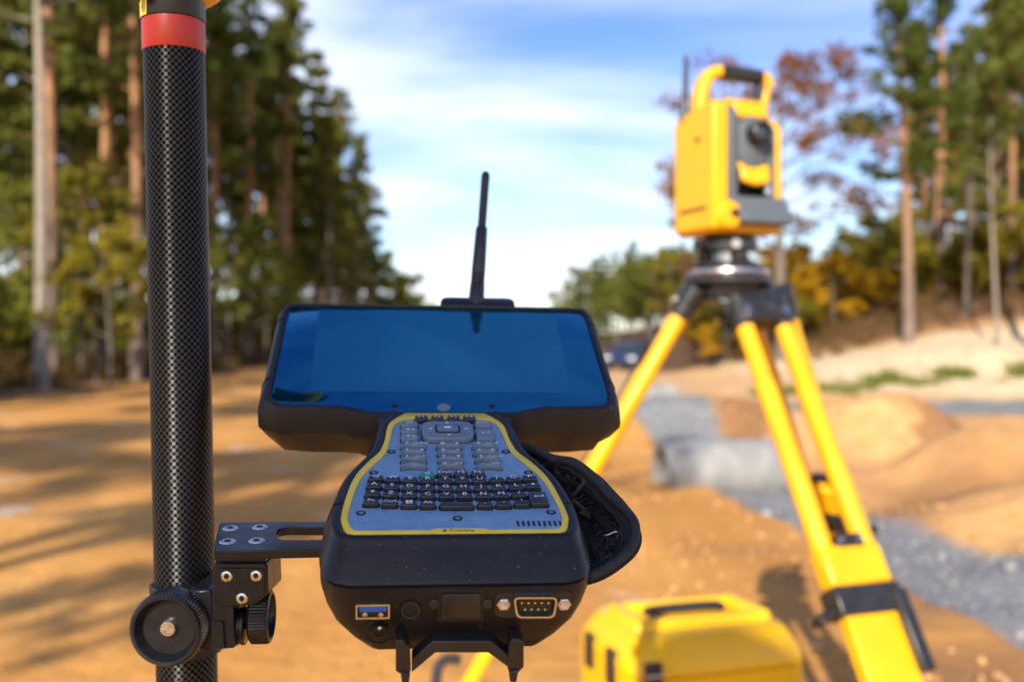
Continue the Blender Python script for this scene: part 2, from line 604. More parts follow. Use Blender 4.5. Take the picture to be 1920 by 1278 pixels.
xs = np.unique(np.concatenate([np.linspace(-900, -60, 12), np.linspace(-60, -14, 40), np.linspace(-14, 0, 60), np.linspace(0, 8, 130),
                               np.linspace(8, 20, 70), np.linspace(20, 60, 40), np.linspace(60, 900, 12)]))
ys = np.unique(np.concatenate([np.linspace(-600, -30, 10), np.linspace(-30, 0, 40), np.linspace(0, 3, 20), np.linspace(3, 16, 190), np.linspace(16, 34, 110),
                               np.linspace(34, 120, 70), np.linspace(120, 1800, 16)]))
gx, gy = np.meshgrid(xs, ys)
gz = hgt(gx, gy)
nx_, ny_ = len(xs), len(ys)
me = bpy.data.meshes.new('ground')
co = np.stack([gx, gy, gz], -1).reshape(-1, 3)
idx = np.arange(nx_ * ny_).reshape(ny_, nx_)
quads = np.stack([idx[:-1, :-1], idx[:-1, 1:], idx[1:, 1:], idx[1:, :-1]], -1).reshape(-1, 4)
me.vertices.add(len(co)); me.vertices.foreach_set('co', co.ravel())
me.loops.add(quads.size); me.loops.foreach_set('vertex_index', quads.ravel())
me.polygons.add(len(quads)); me.polygons.foreach_set('loop_start', np.arange(len(quads)) * 4)
me.update(calc_edges=True)
me.polygons.foreach_set('use_smooth', np.ones(len(quads), bool))
fx, fy = gx.ravel(), gy.ravel()
grav = gravel_mask(fx, fy)
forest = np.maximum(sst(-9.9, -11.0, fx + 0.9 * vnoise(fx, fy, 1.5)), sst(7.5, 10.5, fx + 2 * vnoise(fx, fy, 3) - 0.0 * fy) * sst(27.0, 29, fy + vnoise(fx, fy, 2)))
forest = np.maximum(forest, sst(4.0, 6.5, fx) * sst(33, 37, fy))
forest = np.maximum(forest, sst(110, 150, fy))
pale = sst(4.5, 8, fx) * sst(18.5, 21, fy + vnoise(fx, fy, 2)) * (1 - forest)
pale = np.maximum(pale, 0.25 * sst(1.2, 3.0, fx) * sst(4.5, 6.5, fy) * (1 - forest))
pale = np.maximum(pale, 0.5 * sst(0.5, 3.0, fx) * sst(14, 18, fy) * (1 - forest))
damp_shade = np.clip(sst(0.08, 0.34, vnoise(fx, fy, 1.1) + 0.5 * vnoise(fx, fy, 0.4)) * sst(0.6, 1.6, fx) * (1 - sst(14, 17, fy)) * 0.9, 0, 1)
for cx, cy, sx, sy in ((3.15, 7.2, 0.5, 0.35), (3.9, 7.05, 0.5, 0.25), (2.75, 11.5, 0.4, 0.5), (1.75, 4.4, 0.25, 0.3), (4.6, 10.2, 0.4, 0.4)):  # dark ellipses that paint shade onto the mound flanks
    damp_shade = np.maximum(damp_shade, np.clip(1.2 * np.exp(-0.5 * (((fx - cx) / sx) ** 2 + ((fy - cy) / sy) ** 2)) + 0.5 * vnoise(fx, fy, 0.35), 0, 0.95) * (np.abs(fx - cx) < 2.5 * sx) * (np.abs(fy - cy) < 2.5 * sy))
for nm, arr in (('gravel', grav), ('forest', forest), ('pale', pale), ('damp_shade', damp_shade)):  # last one: random moist soil plus shade painted on the mounds
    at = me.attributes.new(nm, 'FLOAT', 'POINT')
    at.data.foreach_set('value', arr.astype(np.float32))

gm = bpy.data.materials.new('sand and gravel ground')
gm.use_nodes = True
t = gm.node_tree
lk = t.links.new
bs = bsdf(gm)
bs.inputs['Roughness'].default_value = 0.92
bs.inputs['Specular IOR Level'].default_value = 0.25
tcn = N(t, 'ShaderNodeTexCoord')


def attr(nm):
    a = N(t, 'ShaderNodeAttribute'); a.attribute_name = nm
    return a.outputs['Fac']


def mix(fac, a, b_, blend='MIX'):
    m = N(t, 'ShaderNodeMixRGB', blend_type=blend)
    for s_, k in ((fac, 0), (a, 1), (b_, 2)):
        if isinstance(s_, tuple): m.inputs[k].default_value = (*s_, 1)
        elif isinstance(s_, (int, float)): m.inputs[k].default_value = s_
        else: lk(s_, m.inputs[k])
    return m.outputs[0]


def noise(scale, detail=4.0, rough=0.55, stretch=None):
    n = N(t, 'ShaderNodeTexNoise', i_Scale=scale, i_Detail=detail, i_Roughness=rough)
    if stretch:
        m = N(t, 'ShaderNodeMapping'); m.inputs['Scale'].default_value = stretch
        lk(tcn.outputs['Object'], m.inputs[0]); lk(m.outputs[0], n.inputs['Vector'])
    else:
        lk(tcn.outputs['Object'], n.inputs['Vector'])
    return n.outputs['Fac']


nA = noise(0.55, 6)
nB = noise(7.0, 5)
nC = noise(38.0, 3)
rA = ramp(t, [(0.3, (0.52, 0.225, 0.046)), (0.55, (0.62, 0.295, 0.070)), (0.75, (0.69, 0.37, 0.115))]); lk(nA, rA.inputs[0])
rB = ramp(t, [(0.3, 0.90), (0.7, 1.06)]); lk(nB, rB.inputs[0])
sand = mix(1.0, rA.outputs[0], rB.outputs[0], 'MULTIPLY')
rut = noise(0.9, 5, 0.6, (1.6, 0.14, 1))
rR = ramp(t, [(0.35, 0.86), (0.65, 1.06)]); lk(rut, rR.inputs[0])
sand = mix(1.0, sand, rR.outputs[0], 'MULTIPLY')
pt = noise(1.25, 3, 0.5)
rP = ramp(t, [(0.64, 0.0), (0.70, 0.6)]); lk(pt, rP.inputs[0])
sand = mix(rP.outputs[0], sand, (0.62, 0.53, 0.44))
rPl = ramp(t, [(0.3, (0.52, 0.36, 0.19)), (0.7, (0.74, 0.60, 0.40))]); lk(nB, rPl.inputs[0])
sand = mix(attr('pale'), sand, rPl.outputs[0])
sand = mix(attr('damp_shade'), sand, (0.30, 0.15, 0.06))
rG = ramp(t, [(0.3, (0.12, 0.125, 0.135)), (0.7, (0.30, 0.30, 0.295))]); lk(nC, rG.inputs[0])
sand = mix(attr('gravel'), sand, rG.outputs[0])
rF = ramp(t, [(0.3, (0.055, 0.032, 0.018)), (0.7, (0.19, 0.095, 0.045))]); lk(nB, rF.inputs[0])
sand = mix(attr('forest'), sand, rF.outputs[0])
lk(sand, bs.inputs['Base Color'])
hsum = N(t, 'ShaderNodeMath', operation='MULTIPLY_ADD', i_1=0.3)
lk(nC, hsum.inputs[0]); lk(nB, hsum.inputs[2])
bpn = N(t, 'ShaderNodeBump', i_Strength=0.55, i_Distance=0.05)
lk(hsum.outputs[0], bpn.inputs['Height']); lk(bpn.outputs[0], bs.inputs['Normal'])
me.materials.append(gm)
ground = bpy.data.objects.new('ground', me)
COL.objects.link(ground)
tag(ground, 'orange sand road and building ground with grey gravel and pale sand banks', kind='structure')

# loose stones of the gravel and clods of sand: nobody could count them
_ico = bmesh.new(); bmesh.ops.create_icosphere(_ico, subdivisions=1, radius=1.0)
ICO_V = np.array([v.co[:] for v in _ico.verts]); ICO_F = np.array([[v.index for v in f.verts] for f in _ico.faces]); _ico.free()


def pebbles(name, pts, sizes, m, label, cat, seed):
    rg = np.random.default_rng(seed)
    n = len(pts)
    sc = sizes[:, None] * rg.uniform(0.6, 1.2, (n, 3)) * np.array([1, 1, 0.7])
    jit = 1 + rg.uniform(-0.22, 0.22, (n, len(ICO_V), 1))
    v = ICO_V[None] * jit * sc[:, None, :] + pts[:, None, :]
    f = ICO_F[None] + (np.arange(n) * len(ICO_V))[:, None, None]
    me = bpy.data.meshes.new(name)
    v = v.reshape(-1, 3); f = f.reshape(-1, 3)
    me.vertices.add(len(v)); me.vertices.foreach_set('co', v.ravel())
    me.loops.add(f.size); me.loops.foreach_set('vertex_index', f.ravel())
    me.polygons.add(len(f)); me.polygons.foreach_set('loop_start', np.arange(len(f)) * 3)
    me.update(calc_edges=True)
    me.materials.append(m)
    o = bpy.data.objects.new(name, me); COL.objects.link(o)
    return tag(o, label, cat, kind='stuff')


def stone_mat(name, lo, hi):
    m = mat(name, lo, 0.85)
    t = m.node_tree
    gi = N(t, 'ShaderNodeNewGeometry')
    rp = ramp(t, [(0.0, lo), (1.0, hi)])
    t.links.new(gi.outputs['Random Per Island'], rp.inputs[0])
    t.links.new(rp.outputs[0], bsdf(m).inputs['Base Color'])
    return m


rg = np.random.default_rng(11)
gp = np.stack([rg.uniform(0.6, 12, 26000), rg.uniform(3.0, 20, 26000)], -1)
keep = gravel_mask(gp[:, 0], gp[:, 1]) > rg.uniform(0.3, 1.0, len(gp))
gp = gp[keep][:9000]
sz = rg.uniform(0.006, 0.020, len(gp)) * np.where(rg.random(len(gp)) > 0.97, 2.6, 1)
pebbles('gravel_stones', np.column_stack([gp, hgt(gp[:, 0], gp[:, 1]) + sz * 0.3]), sz,
        stone_mat('gravel stone', (0.09, 0.095, 0.105), (0.34, 0.335, 0.32)), 'loose grey gravel stones lying between the sand mounds', 'gravel', 3)
cp = np.stack([rg.uniform(0.5, 6.5, 2600), rg.uniform(2.2, 13, 2600)], -1)
keep = (gravel_mask(cp[:, 0], cp[:, 1]) < 0.2) & (vnoise(cp[:, 0], cp[:, 1], 1.1) > -0.05)
cp = cp[keep]
sz = rg.uniform(0.008, 0.03, len(cp))
pebbles('sand_clods', np.column_stack([cp, hgt(cp[:, 0], cp[:, 1]) + sz * 0.2]), sz,
        stone_mat('sand clod', (0.30, 0.14, 0.045), (0.58, 0.33, 0.13)), 'crumbled clods of orange sand on the rough ground', 'sand clods', 4)

# ------------------------------------------------------------------ trees


def np_mesh(name, v, f, m):
    me = bpy.data.meshes.new(name)
    k = f.shape[1]
    me.vertices.add(len(v)); me.vertices.foreach_set('co', v.astype(np.float32).ravel())
    me.loops.add(f.size); me.loops.foreach_set('vertex_index', f.astype(np.int32).ravel())
    me.polygons.add(len(f)); me.polygons.foreach_set('loop_start', np.arange(len(f)) * k)
    me.update(calc_edges=True)
    me.materials.append(m)
    return me


def leaves(centers, radii, per, size, flat, rg):
    """clumps of small leaf quads spread through ellipsoids"""
    c = np.repeat(centers, per, 0); r = np.repeat(radii, per)
    n = len(c)
    d = rg.normal(size=(n, 3)); d /= np.linalg.norm(d, axis=1)[:, None]
    d *= (rg.random(n) ** 0.45)[:, None] * r[:, None]
    d[:, 2] *= flat
    p = c + d
    a = rg.normal(size=(n, 3)); a /= np.linalg.norm(a, axis=1)[:, None]
    h = rg.normal(size=(n, 3)); b_ = np.cross(a, h); b_ /= np.linalg.norm(b_, axis=1)[:, None]
    s = (size * rg.uniform(0.6, 1.35, n))[:, None]
    v = np.stack([p - a * s, p - b_ * s * 0.55, p + a * s, p + b_ * s * 0.55], 1).reshape(-1, 3)
    return v, np.arange(n * 4).reshape(-1, 4)


def limbs_mesh(name, parts, m):
    V, F = join(*parts)
    me = bpy.data.meshes.new(name)
    me.from_pydata([tuple(p) for p in V], [], F)
    me.update()
    me.polygons.foreach_set('use_smooth', [True] * len(me.polygons))
    me.materials.append(m)
    return me


def bent_trunk(h, r0, rg, n=9, seg=7, lean=0.02):
    pts, rad = [], []
    bx, by = rg.uniform(-lean, lean, 2) * h
    w = rg.uniform(0, 6)
    for i in range(n + 1):
        t = i / n
        pts.append((bx * t * t + 0.006 * h * math.sin(w + 4 * t), by * t * t + 0.006 * h * math.cos(w + 3.3 * t), h * t - (0.4 if i == 0 else 0)))
        rad.append(r0 * (1.15 if i == 0 else (1 - 0.82 * t)))
    return pts, rad


def trunk_at(pts, t):
    k = min(int(t * (len(pts) - 1)), len(pts) - 2)
    f = t * (len(pts) - 1) - k
    return np.array(pts[k]) * (1 - f) + np.array(pts[k + 1]) * f


def make_pine(name, h, r0, cs, spread, seed, bark, leaf, nb=28, per=36, size=0.16, dead=6):
    rg = np.random.default_rng(seed)
    pts, rad = bent_trunk(h, r0, rg)
    parts = [tube(pts, rad, 8)]
    cc, rr_ = [], []
    for k in range(nb + dead):
        isdead = k >= nb
        t = (cs * 0.45 + rg.random() * cs * 0.5) if isdead else cs + (0.985 - cs) * (k + rg.random()) / nb
        rel = (t - cs) / (1 - cs)
        ln = (0.25 * spread if isdead else spread * (0.45 + 0.75 * math.sin(min(1, max(0, rel) * 1.05 + 0.28) * math.pi) ** 0.8) * rg.uniform(0.5, 1.1) * (1 - 0.45 * rel))
        az = rg.uniform(0, 2 * math.pi)
        up = rg.uniform(-0.12, 0.35)
        b0 = trunk_at(pts, t)
        dvec = np.array([math.cos(az), math.sin(az), up])
        mid = b0 + dvec * ln * 0.55
        end = b0 + dvec * ln + np.array([0, 0, 0.12 * ln])
        br = max(0.015, r0 * 0.24 * (1 - 0.6 * t))
        parts.append(tube([b0, mid, end], [br, br * 0.7, br * 0.3], 4))
        if not isdead:
            for q in range(3):
                s = 0.5 + 0.5 * (q + rg.random() * 0.6) / 2.6
                cc.append(b0 + (end - b0) * s + rg.normal(size=3) * 0.16 * spread / 2)
                rr_.append(rg.uniform(0.28, 0.58) * spread / 2.0)
    top = trunk_at(pts, 0.99)
    for q in range(4):
        cc.append(top + rg.normal(size=3) * np.array([0.3, 0.3, 0.25])); rr_.append(0.45 * spread / 2)
    v, f = leaves(np.array(cc), np.array(rr_), per, size, 0.55, rg)
    return limbs_mesh(name + ' trunk', parts, bark), np_mesh(name + ' crown', v, f, leaf)


def make_spruce(name, h, r0, base, spread, seed, bark, leaf, per=34, size=0.13):
    rg = np.random.default_rng(seed)
    pts, rad = bent_trunk(h, r0, rg, lean=0.006)
    parts = [tube(pts, rad, 7)]
    cc, rr_ = [], []
    tiers = 15
    for k in range(tiers):
        t = base + (0.97 - base) * k / (tiers - 1)
        R0 = spread * (1 - (t - base) / (1 - base)) ** 0.85 + 0.15
        nbr = 7 if k < tiers - 4 else 4
        for j in range(nbr):
            az = 2 * math.pi * (j + rg.random() * 0.7) / nbr
            ln = R0 * rg.uniform(0.65, 1.12)
            b0 = trunk_at(pts, t)
            e = b0 + np.array([math.cos(az) * ln, math.sin(az) * ln, -0.18 * ln])
            if k % 2 == 0: parts.append(tube([b0, e], [0.03, 0.01], 3))
            for q in (0.4, 0.75, 1.0):
                cc.append(b0 + (e - b0) * q + rg.normal(size=3) * 0.08); rr_.append(0.2 + 0.22 * R0 * (1.1 - q * 0.4))
    v, f = leaves(np.array(cc), np.array(rr_), per, size, 0.6, rg)
    return limbs_mesh(name + ' trunk', parts, bark), np_mesh(name + ' crown', v, f, leaf)


def make_broadleaf(name, h, r0, fork, spread, seed, bark, leaf, per=40, size=0.12, clumps=3, rad_k=1.0, n_l=7):
    rg = np.random.default_rng(seed)
    pts, rad = bent_trunk(h * 0.92, r0, rg, lean=0.04)
    parts = [tube(pts, rad, 7)]
    cc, rr_ = [], []
    for k in range(n_l * 2):
        t = fork + (0.97 - fork) * (k + rg.random()) / (n_l * 2)
        az = k * 2.4 + rg.uniform(-0.5, 0.5)
        rel = (t - fork) / (1 - fork)
        ln = spread * (0.55 + 0.55 * math.sin(math.pi * min(1, rel * 0.9 + 0.22))) * rg.uniform(0.75, 1.1) * (1 - 0.35 * rel)
        b0 = trunk_at(pts, t)
        up = rg.uniform(0.15, 0.75)
        e1 = b0 + np.array([math.cos(az), math.sin(az), up]) * ln * 0.55
        e2 = b0 + np.array([math.cos(az + 0.25), math.sin(az + 0.25), up * 0.85]) * ln
        br = max(0.012, r0 * 0.42 * (1 - 0.7 * t))
        parts.append(tube([b0, e1, e2], [br, br * 0.65, br * 0.25], 5))
        for s in range(3):
            a2 = az + rg.uniform(-1.1, 1.1)
            st = e1 + (e2 - e1) * (s / 2.5)
            e3 = st + np.array([math.cos(a2), math.sin(a2), rg.uniform(0, 0.7)]) * ln * 0.38
            parts.append(tube([st, e3], [br * 0.35, br * 0.12], 3))
            for q in range(clumps):
                cc.append(e3 + rg.normal(size=3) * 0.16 * spread * 0.5); rr_.append(rg.uniform(0.25, 0.55) * spread * 0.36 * rad_k)
    v, f = leaves(np.array(cc), np.array(rr_), per, size, 0.8, rg)
    return limbs_mesh(name + ' trunk', parts, bark), np_mesh(name + ' crown', v, f, leaf)


KINDS = {
    'pine_a': (make_pine('tall pine a', 17, 0.21, 0.52, 2.3, 1, M['pinebark'], M['needle']), 17),
    'pine_pale': (make_pine('tall pale pine', 17, 0.23, 0.62, 2.0, 32, M['palebark'], M['needle']), 17),
    'pine_b': (make_pine('tall pine b', 17, 0.19, 0.60, 2.0, 2, M['pinebark'], M['needle']), 17),
    'pine_c': (make_pine('tall pine c', 17, 0.23, 0.46, 2.6, 3, M['pinebark'], M['needledark']), 17),
    'pine_d': (make_pine('tall pine d', 17, 0.17, 0.40, 2.0, 4, M['greybark'], M['needlelight']), 17),
    'spruce_a': (make_spruce('spruce a', 14, 0.18, 0.14, 2.3, 5, M['greybark'], M['needledark']), 14),
    'spruce_b': (make_spruce('spruce b', 14, 0.17, 0.28, 1.9, 6, M['greybark'], M['needle']), 14),
    'big_pine': (make_pine('big pine', 16, 0.25, 0.42, 2.5, 17, M['pinebark'], M['needle'], nb=34, per=46, size=0.13, dead=10), 16),
    'sapling_a': (make_broadleaf('young broadleaf a', 5.5, 0.06, 0.25, 1.7, 8, M['greybark'], M['leafyellow'], 34, 0.09), 5.5),
    'sapling_b': (make_broadleaf('young broadleaf b', 5.0, 0.06, 0.15, 1.9, 9, M['greybark'], M['needlelight'], 34, 0.09), 5.0),
    'oak': (make_broadleaf('sparse oak', 11.5, 0.21, 0.34, 3.6, 21, M['greybark'], M['leafrust'], 40, 0.085, 3, 0.8, 11), 11.5),
    'oak_red': (make_broadleaf('bare topped oak', 6, 0.10, 0.3, 2.0, 23, M['greybark'], M['leafred'], 26, 0.08, 2, 0.9), 6),
    'gold_a': (make_broadleaf('golden tree a', 5.2, 0.09, 0.12, 2.2, 12, M['greybark'], M['leafgold'], 44, 0.12, 3, 1.25), 5.2),
    'gold_b': (make_broadleaf('golden tree b', 4.6, 0.08, 0.08, 2.3, 13, M['greybark'], M['leafyellow'], 44, 0.12, 3, 1.25), 4.6),
    'rust': (make_broadleaf('rusty tree', 5.0, 0.08, 0.08, 2.2, 14, M['greybark'], M['leafrust'], 44, 0.12, 3, 1.25), 5.0),
    'birch': (make_broadleaf('birch', 12, 0.12, 0.5, 1.9, 15, M['palebark'], M['leafyellow'], 20, 0.09, 2, 0.9), 12),
}


def tree(kind, name, x, y, h, label, cat, group=None, rot=None, lean=(0, 0), wide=1.0):
    (tm, cmesh), h0 = KINDS[kind]
    o = thing(name, label, cat, (x, y, H(x, y)), group)
    s = h / h0
    sxy = s * wide
    o.rotation_euler = (lean[1], lean[0], random.uniform(0, 6.28) if rot is None else rot)
    o.scale = (sxy, sxy, s)
    for nm, me_ in (('trunk', tm), ('crown', cmesh)):
        c = bpy.data.objects.new(nm, me_)
        COL.objects.link(c); c.parent = o
    return o


def xat(px, d):
    return (px - 960) / FPX * d


def htop(py, d, x):
    return (639 - py) / FPX * d + CAM_H - H(x, d)


# prominent trees of the left edge: (pixel column, distance, pixel row of the top, kind, label)
LEFT = [
    (72, 23.0, -330, 'pine_pale', 'pale straight pine trunk nearest at the left edge of the photo', 0.05),
    (252, 28.0, -300, 'pine_a', 'pine trunk standing just left of the carbon pole', 0.0),
    (372, 33.0, -140, 'pine_c', 'dark crowned pine partly behind the upper carbon pole', 0.0),
    (470, 46.0, 5, 'pine_c', 'tall pine with spread crown first to the right of the carbon pole', 0.0),
    (592, 55.0, 88, 'spruce_b', 'pointed conifer that is highest on the left skyline beside open sky', 0.0),
    (548, 60.0, 150, 'pine_a', 'pine with bare orange trunk left of the pointed conifer', 0.0),
    (640, 66.0, 180, 'pine_c', 'dense pine right of the pointed conifer on the sloping skyline', 0.0),
    (672, 74.0, 262, 'pine_a', 'pine lower down the left skyline above the tablet corner', 0.0),
    (688, 84.0, 345, 'pine_c', 'pine near the low end of the left treeline', 0.0),
    (706, 92.0, 450, 'sapling_a', 'small bare looking tree at the end of the left treeline', 0.0),
    (735, 104.0, 520, 'gold_b', 'low olive bush tree closing the left treeline above the tablet', 0.0),
    (762, 112.0, 545, 'sapling_b', 'last low green tree at the far left end of the road', 0.0),
    (622, 52.0, 210, 'pine_d', 'slender pine with light needles in front of the dense skyline pine', 0.0),
]
for i, (px, d, pt, kind, lab, ln) in enumerate(LEFT):
    x = xat(px, d)
    nm = {'p': 'pine_tree', 's': 'conifer_tree' if kind[1] == 'p' else 'broadleaf_tree', 'g': 'broadleaf_tree'}[kind[0]]
    tree(kind, nm, x, d, htop(pt, d, x), lab, 'tree', lean=(ln, 0), wide=1.0 if kind[0] != 's' else 1.0)
SAP = [(20, 27.5, 330, 'sapling_b', 'green sapling under the pines at the far left'),
       (150, 27.5, 290, 'sapling_a', 'yellow green sapling between the two pale pine trunks'),
       (205, 24.0, 400, 'sapling_a', 'small bright yellow sapling left of the carbon pole'),
       (180, 25.5, 520, 'sapling_b', 'low green sapling at the forest edge left of the carbon pole'),
       (430, 36.0, 395, 'sapling_b', 'dull green sapling just right of the carbon pole'),
       (500, 42.0, 430, 'sapling_a', 'yellowish sapling in the forest edge left of the tablet')]
for px, d, pt, kind, lab in SAP:
    x = xat(px, d)
    tree(kind, 'sapling', x, d, htop(pt, d, x), lab, 'sapling')

# the rest of the left forest
rg = random.Random(21)
placed = [(xat(a[0], a[1]), a[1]) for a in LEFT]
count = 0
tries = 0
while count < 116 and tries < 6000:
    tries += 1
    y = rg.uniform(14, 112)
    x = -10.7 - abs(rg.gauss(0, 1)) * 8.5 - rg.random() * 2
    pxl = x / y * FPX + 960
    if pxl < -160 or pxl > 700: continue
    if min((x - a) ** 2 + (y - b_) ** 2 for a, b_ in placed) < 2.1 ** 2: continue
    # skyline falls away with distance
    top_h = 20 - 0.035 * y if y < 66 else max(7, 17.5 - 0.24 * (y - 66))
    lim = 17 if x < -13 else 18
    h = min(lim, top_h) * rg.uniform(0.84, 1.02)
    k = rg.choice(['pine_a', 'pine_b', 'pine_c', 'pine_b', 'pine_a', 'pine_d', 'pine_b', 'spruce_b'])
    if y > 80: k = rg.choice(['pine_c', 'pine_b', 'pine_d'])
    placed.append((x, y)); count += 1
    tree(k, 'forest_tree', x, y, h, 'tall conifer in the crowded shady forest left of the sand road', 'tree', 'conifers of the left forest',
         rot=rg.uniform(0, 6.28))
# understorey bushes
for i in range(70):
    y = 15 + 75 * rg.random() ** 1.3
    x = -11.6 - rg.random() ** 1.5 * 11
    k = rg.choice(['rust', 'sapling_b', 'gold_b', 'sapling_b', 'rust'])
    tree(k, 'understorey_bush', x, y, rg.uniform(1.2, 3.6), 'shaded bush growing below the conifers of the left forest', 'bush',
         'bushes under the left forest', rot=rg.uniform(0, 6.28))

# trees beside the road behind the photographer: their shadows stripe the road
for x, y, h, k in [(-11.2, 9.5, 16, 'pine_b'), (-12.6, 5.0, 17, 'pine_a'), (-11.2, -1.5, 16, 'pine_b'), (-11.6, -8.5, 17, 'pine_a'), (-14.0, -17.0, 17, 'pine_b'),
                   (-6.5, -7.0, 14, 'birch'), (-8.5, -12.0, 16, 'pine_pale')]:
    tree(k, 'roadside_tree', x, y, h, 'roadside tree behind the camera that shades the road', 'tree', 'trees beside the road behind the camera', rot=rg.uniform(0, 6.28))

# right side
RIGHT = [
    ('big_pine', 'pine_tree', 1702, 27.0, -75, 'big pine with bare orange trunk standing alone at the right', 0.02, 1.0),
    ('birch', 'birch_tree', 1868, 25.0, 170, 'slim pale birch trunk on the bank at the right edge', -0.03, 1.0),
    ('pine_d', 'pine_tree', 1815, 29.0, 60, 'thin pine between the big pine and the birch', 0.0, 0.9),
    ('pine_c', 'pine_tree', 1955, 24.0, -260, 'dark pine crown hanging in from the upper right corner', 0.0, 1.0),
    ('pine_a', 'pine_tree', 1900, 33.0, -40, 'tall pine behind the birch at the right edge', 0.0, 1.0),
    ('oak', 'oak_tree', 1468, 30.0, 62, 'sparse rust leaved oak rising behind the yellow surveying instrument', -0.03, 1.12),
    ('palebark', 'dead_tree', 0, 0, 0, '', 0, 0),
    ('gold_a', 'autumn_tree', 1562, 35.0, 476, 'golden autumn tree that is brightest right of the tripod', 0.0, 1.25),
    ('gold_a', 'autumn_tree', 1500, 36.0, 500, 'yellow autumn tree directly right of the tripod head', 0.0, 1.2),
    ('gold_a', 'autumn_tree', 1638, 35.0, 505, 'orange yellow autumn tree between the golden tree and the big pine', 0.0, 1.2),
    ('gold_a', 'autumn_tree', 1600, 33.5, 560, 'low yellowish bush in front of the golden tree', 0.0, 1.3),
    ('rust', 'autumn_tree', 1668, 33.0, 560, 'low rusty bush at the foot of the big pine', 0.0, 1.2),
    ('gold_b', 'autumn_tree', 1420, 44.0, 545, 'olive bush seen between the tripod legs', 0.0, 1.3),
    ('rust', 'autumn_tree', 1372, 46.0, 560, 'reddish bush seen left of the front tripod leg', 0.0, 1.2),
    ('sapling_a', 'broadleaf_tree', 1255, 62.0, 462, 'yellowish green tree left of the instrument base', 0.0, 0.9),
    ('spruce_b', 'conifer_tree', 1188, 74.0, 448, 'tallest pointed conifer of the distant group left of the tripod', 0.0, 1.0),
    ('spruce_a', 'conifer_tree', 1125, 84.0, 478, 'distant conifer second from the road gap', 0.0, 1.0),
    ('sapling_b', 'broadleaf_tree', 1222, 66.0, 470, 'round light green tree in the distant group', 0.0, 1.4),
    ('pine_d', 'pine_tree', 1155, 80.0, 470, 'light green pine in the distant group above the tablet corner', 0.0, 1.0),
    ('spruce_a', 'conifer_tree', 1088, 96.0, 500, 'conifer at the left end of the distant right treeline', 0.0, 1.1),
    ('spruce_b', 'conifer_tree', 1040, 150.0, 548, 'tiny lone conifer in the road gap beside the tablet', 0.0, 1.0),
    ('spruce_b', 'conifer_tree', 790, 165.0, 545, 'tiny far conifer at the left end of the road gap', 0.0, 0.9),
    ('oak_red', 'broadleaf_tree', 1330, 40.0, 420, 'pale stemmed tree standing behind the left tripod leg', 0.0, 0.6),
    ('sapling_b', 'broadleaf_tree', 1282, 70.0, 452, 'light green tree directly left of the tripod top', 0.0, 1.3),
]
for kind, nm, px, d, pt, lab, ln, wd in RIGHT:
    if kind == 'palebark': continue
    x = xat(px, d)
    tree(kind, nm, x, d, htop(pt, d, x), lab, 'tree', lean=(ln, 0), wide=wd)
placed = [(xat(a[2], a[3]), a[3]) for a in RIGHT if a[3]]
count = tries = 0
while count < 42 and tries < 4000:
    tries += 1
    y = rg.uniform(31, 80)
    x = rg.uniform(13, 40)
    pxl = x / y * FPX + 960
    if pxl > 2050 or pxl < 1700 and y < 34 or pxl < 1730: continue
    if min((x - a) ** 2 + (y - b_) ** 2 for a, b_ in placed) < 2.0 ** 2: continue
    placed.append((x, y)); count += 1
    tree(rg.choice(['pine_a', 'pine_c', 'pine_b', 'pine_d', 'birch']), 'bank_tree', x, y, rg.uniform(11, 15.5),
         'tall tree in the wood on the right bank', 'tree', 'trees of the right bank wood', rot=rg.uniform(0, 6.28))
count = tries = 0
while count < 60 and tries < 4000:
    tries += 1
    y = rg.uniform(66, 150)
    pxl = rg.uniform(1075, 1330)
    x = xat(pxl, y)
    if x < 9.5: continue
    if min((x - a) ** 2 + (y - b_) ** 2 for a, b_ in placed) < 2.0 ** 2: continue
    placed.append((x, y)); count += 1
    tree(rg.choice(['pine_d', 'pine_d', 'spruce_b', 'sapling_b', 'pine_a']), 'distant_tree', x, y, (rg.uniform(80, 135) / FPX * y + 1.2),
         'tree in the distant wood right of the road gap', 'tree', 'trees of the distant right wood', rot=rg.uniform(0, 6.28))
for i in range(44):
    y = rg.uniform(33, 58)
    pxl = rg.uniform(1340, 1960)
    x = xat(pxl, y)
    tree(rg.choice(['rust', 'gold_a', 'gold_a', 'gold_a', 'gold_b']), 'autumn_bush', x, y, rg.uniform(1.6, 3.6), 'autumn coloured bush along the foot of the right wood', 'bush',
         'autumn bushes along the right wood', rot=rg.uniform(0, 6.28), wide=1.3)

# unseen trunk shape added behind the camera, flared to shade controller and pole
blocker = thing('shade_trunk', 'unseen trunk shape added behind the camera to shade the controller', 'tree', (-1.86, -5.23, H(-1.86, -5.23)))
sp = [(-0.02, 0, -0.3), (0.0, 0.0, 1.2), (0.01, 0.02, 2.6), (0.02, 0.01, 4.0), (0.02, 0.0, 4.36), (0.01, 0.0, 4.5), (0.01, 0.0, 4.66), (0.0, 0.0, 4.74)]
o = obj('trunk', tube([Vector(p) + blocker.location for p in sp], [0.22, 0.17, 0.16, 0.152, 0.150, 0.185, 0.18, 0.06], 14), M['greybark'], blocker)

# verge grass strip on the pale bank, undergrowth on the left forest floor
rg2 = np.random.default_rng(8)


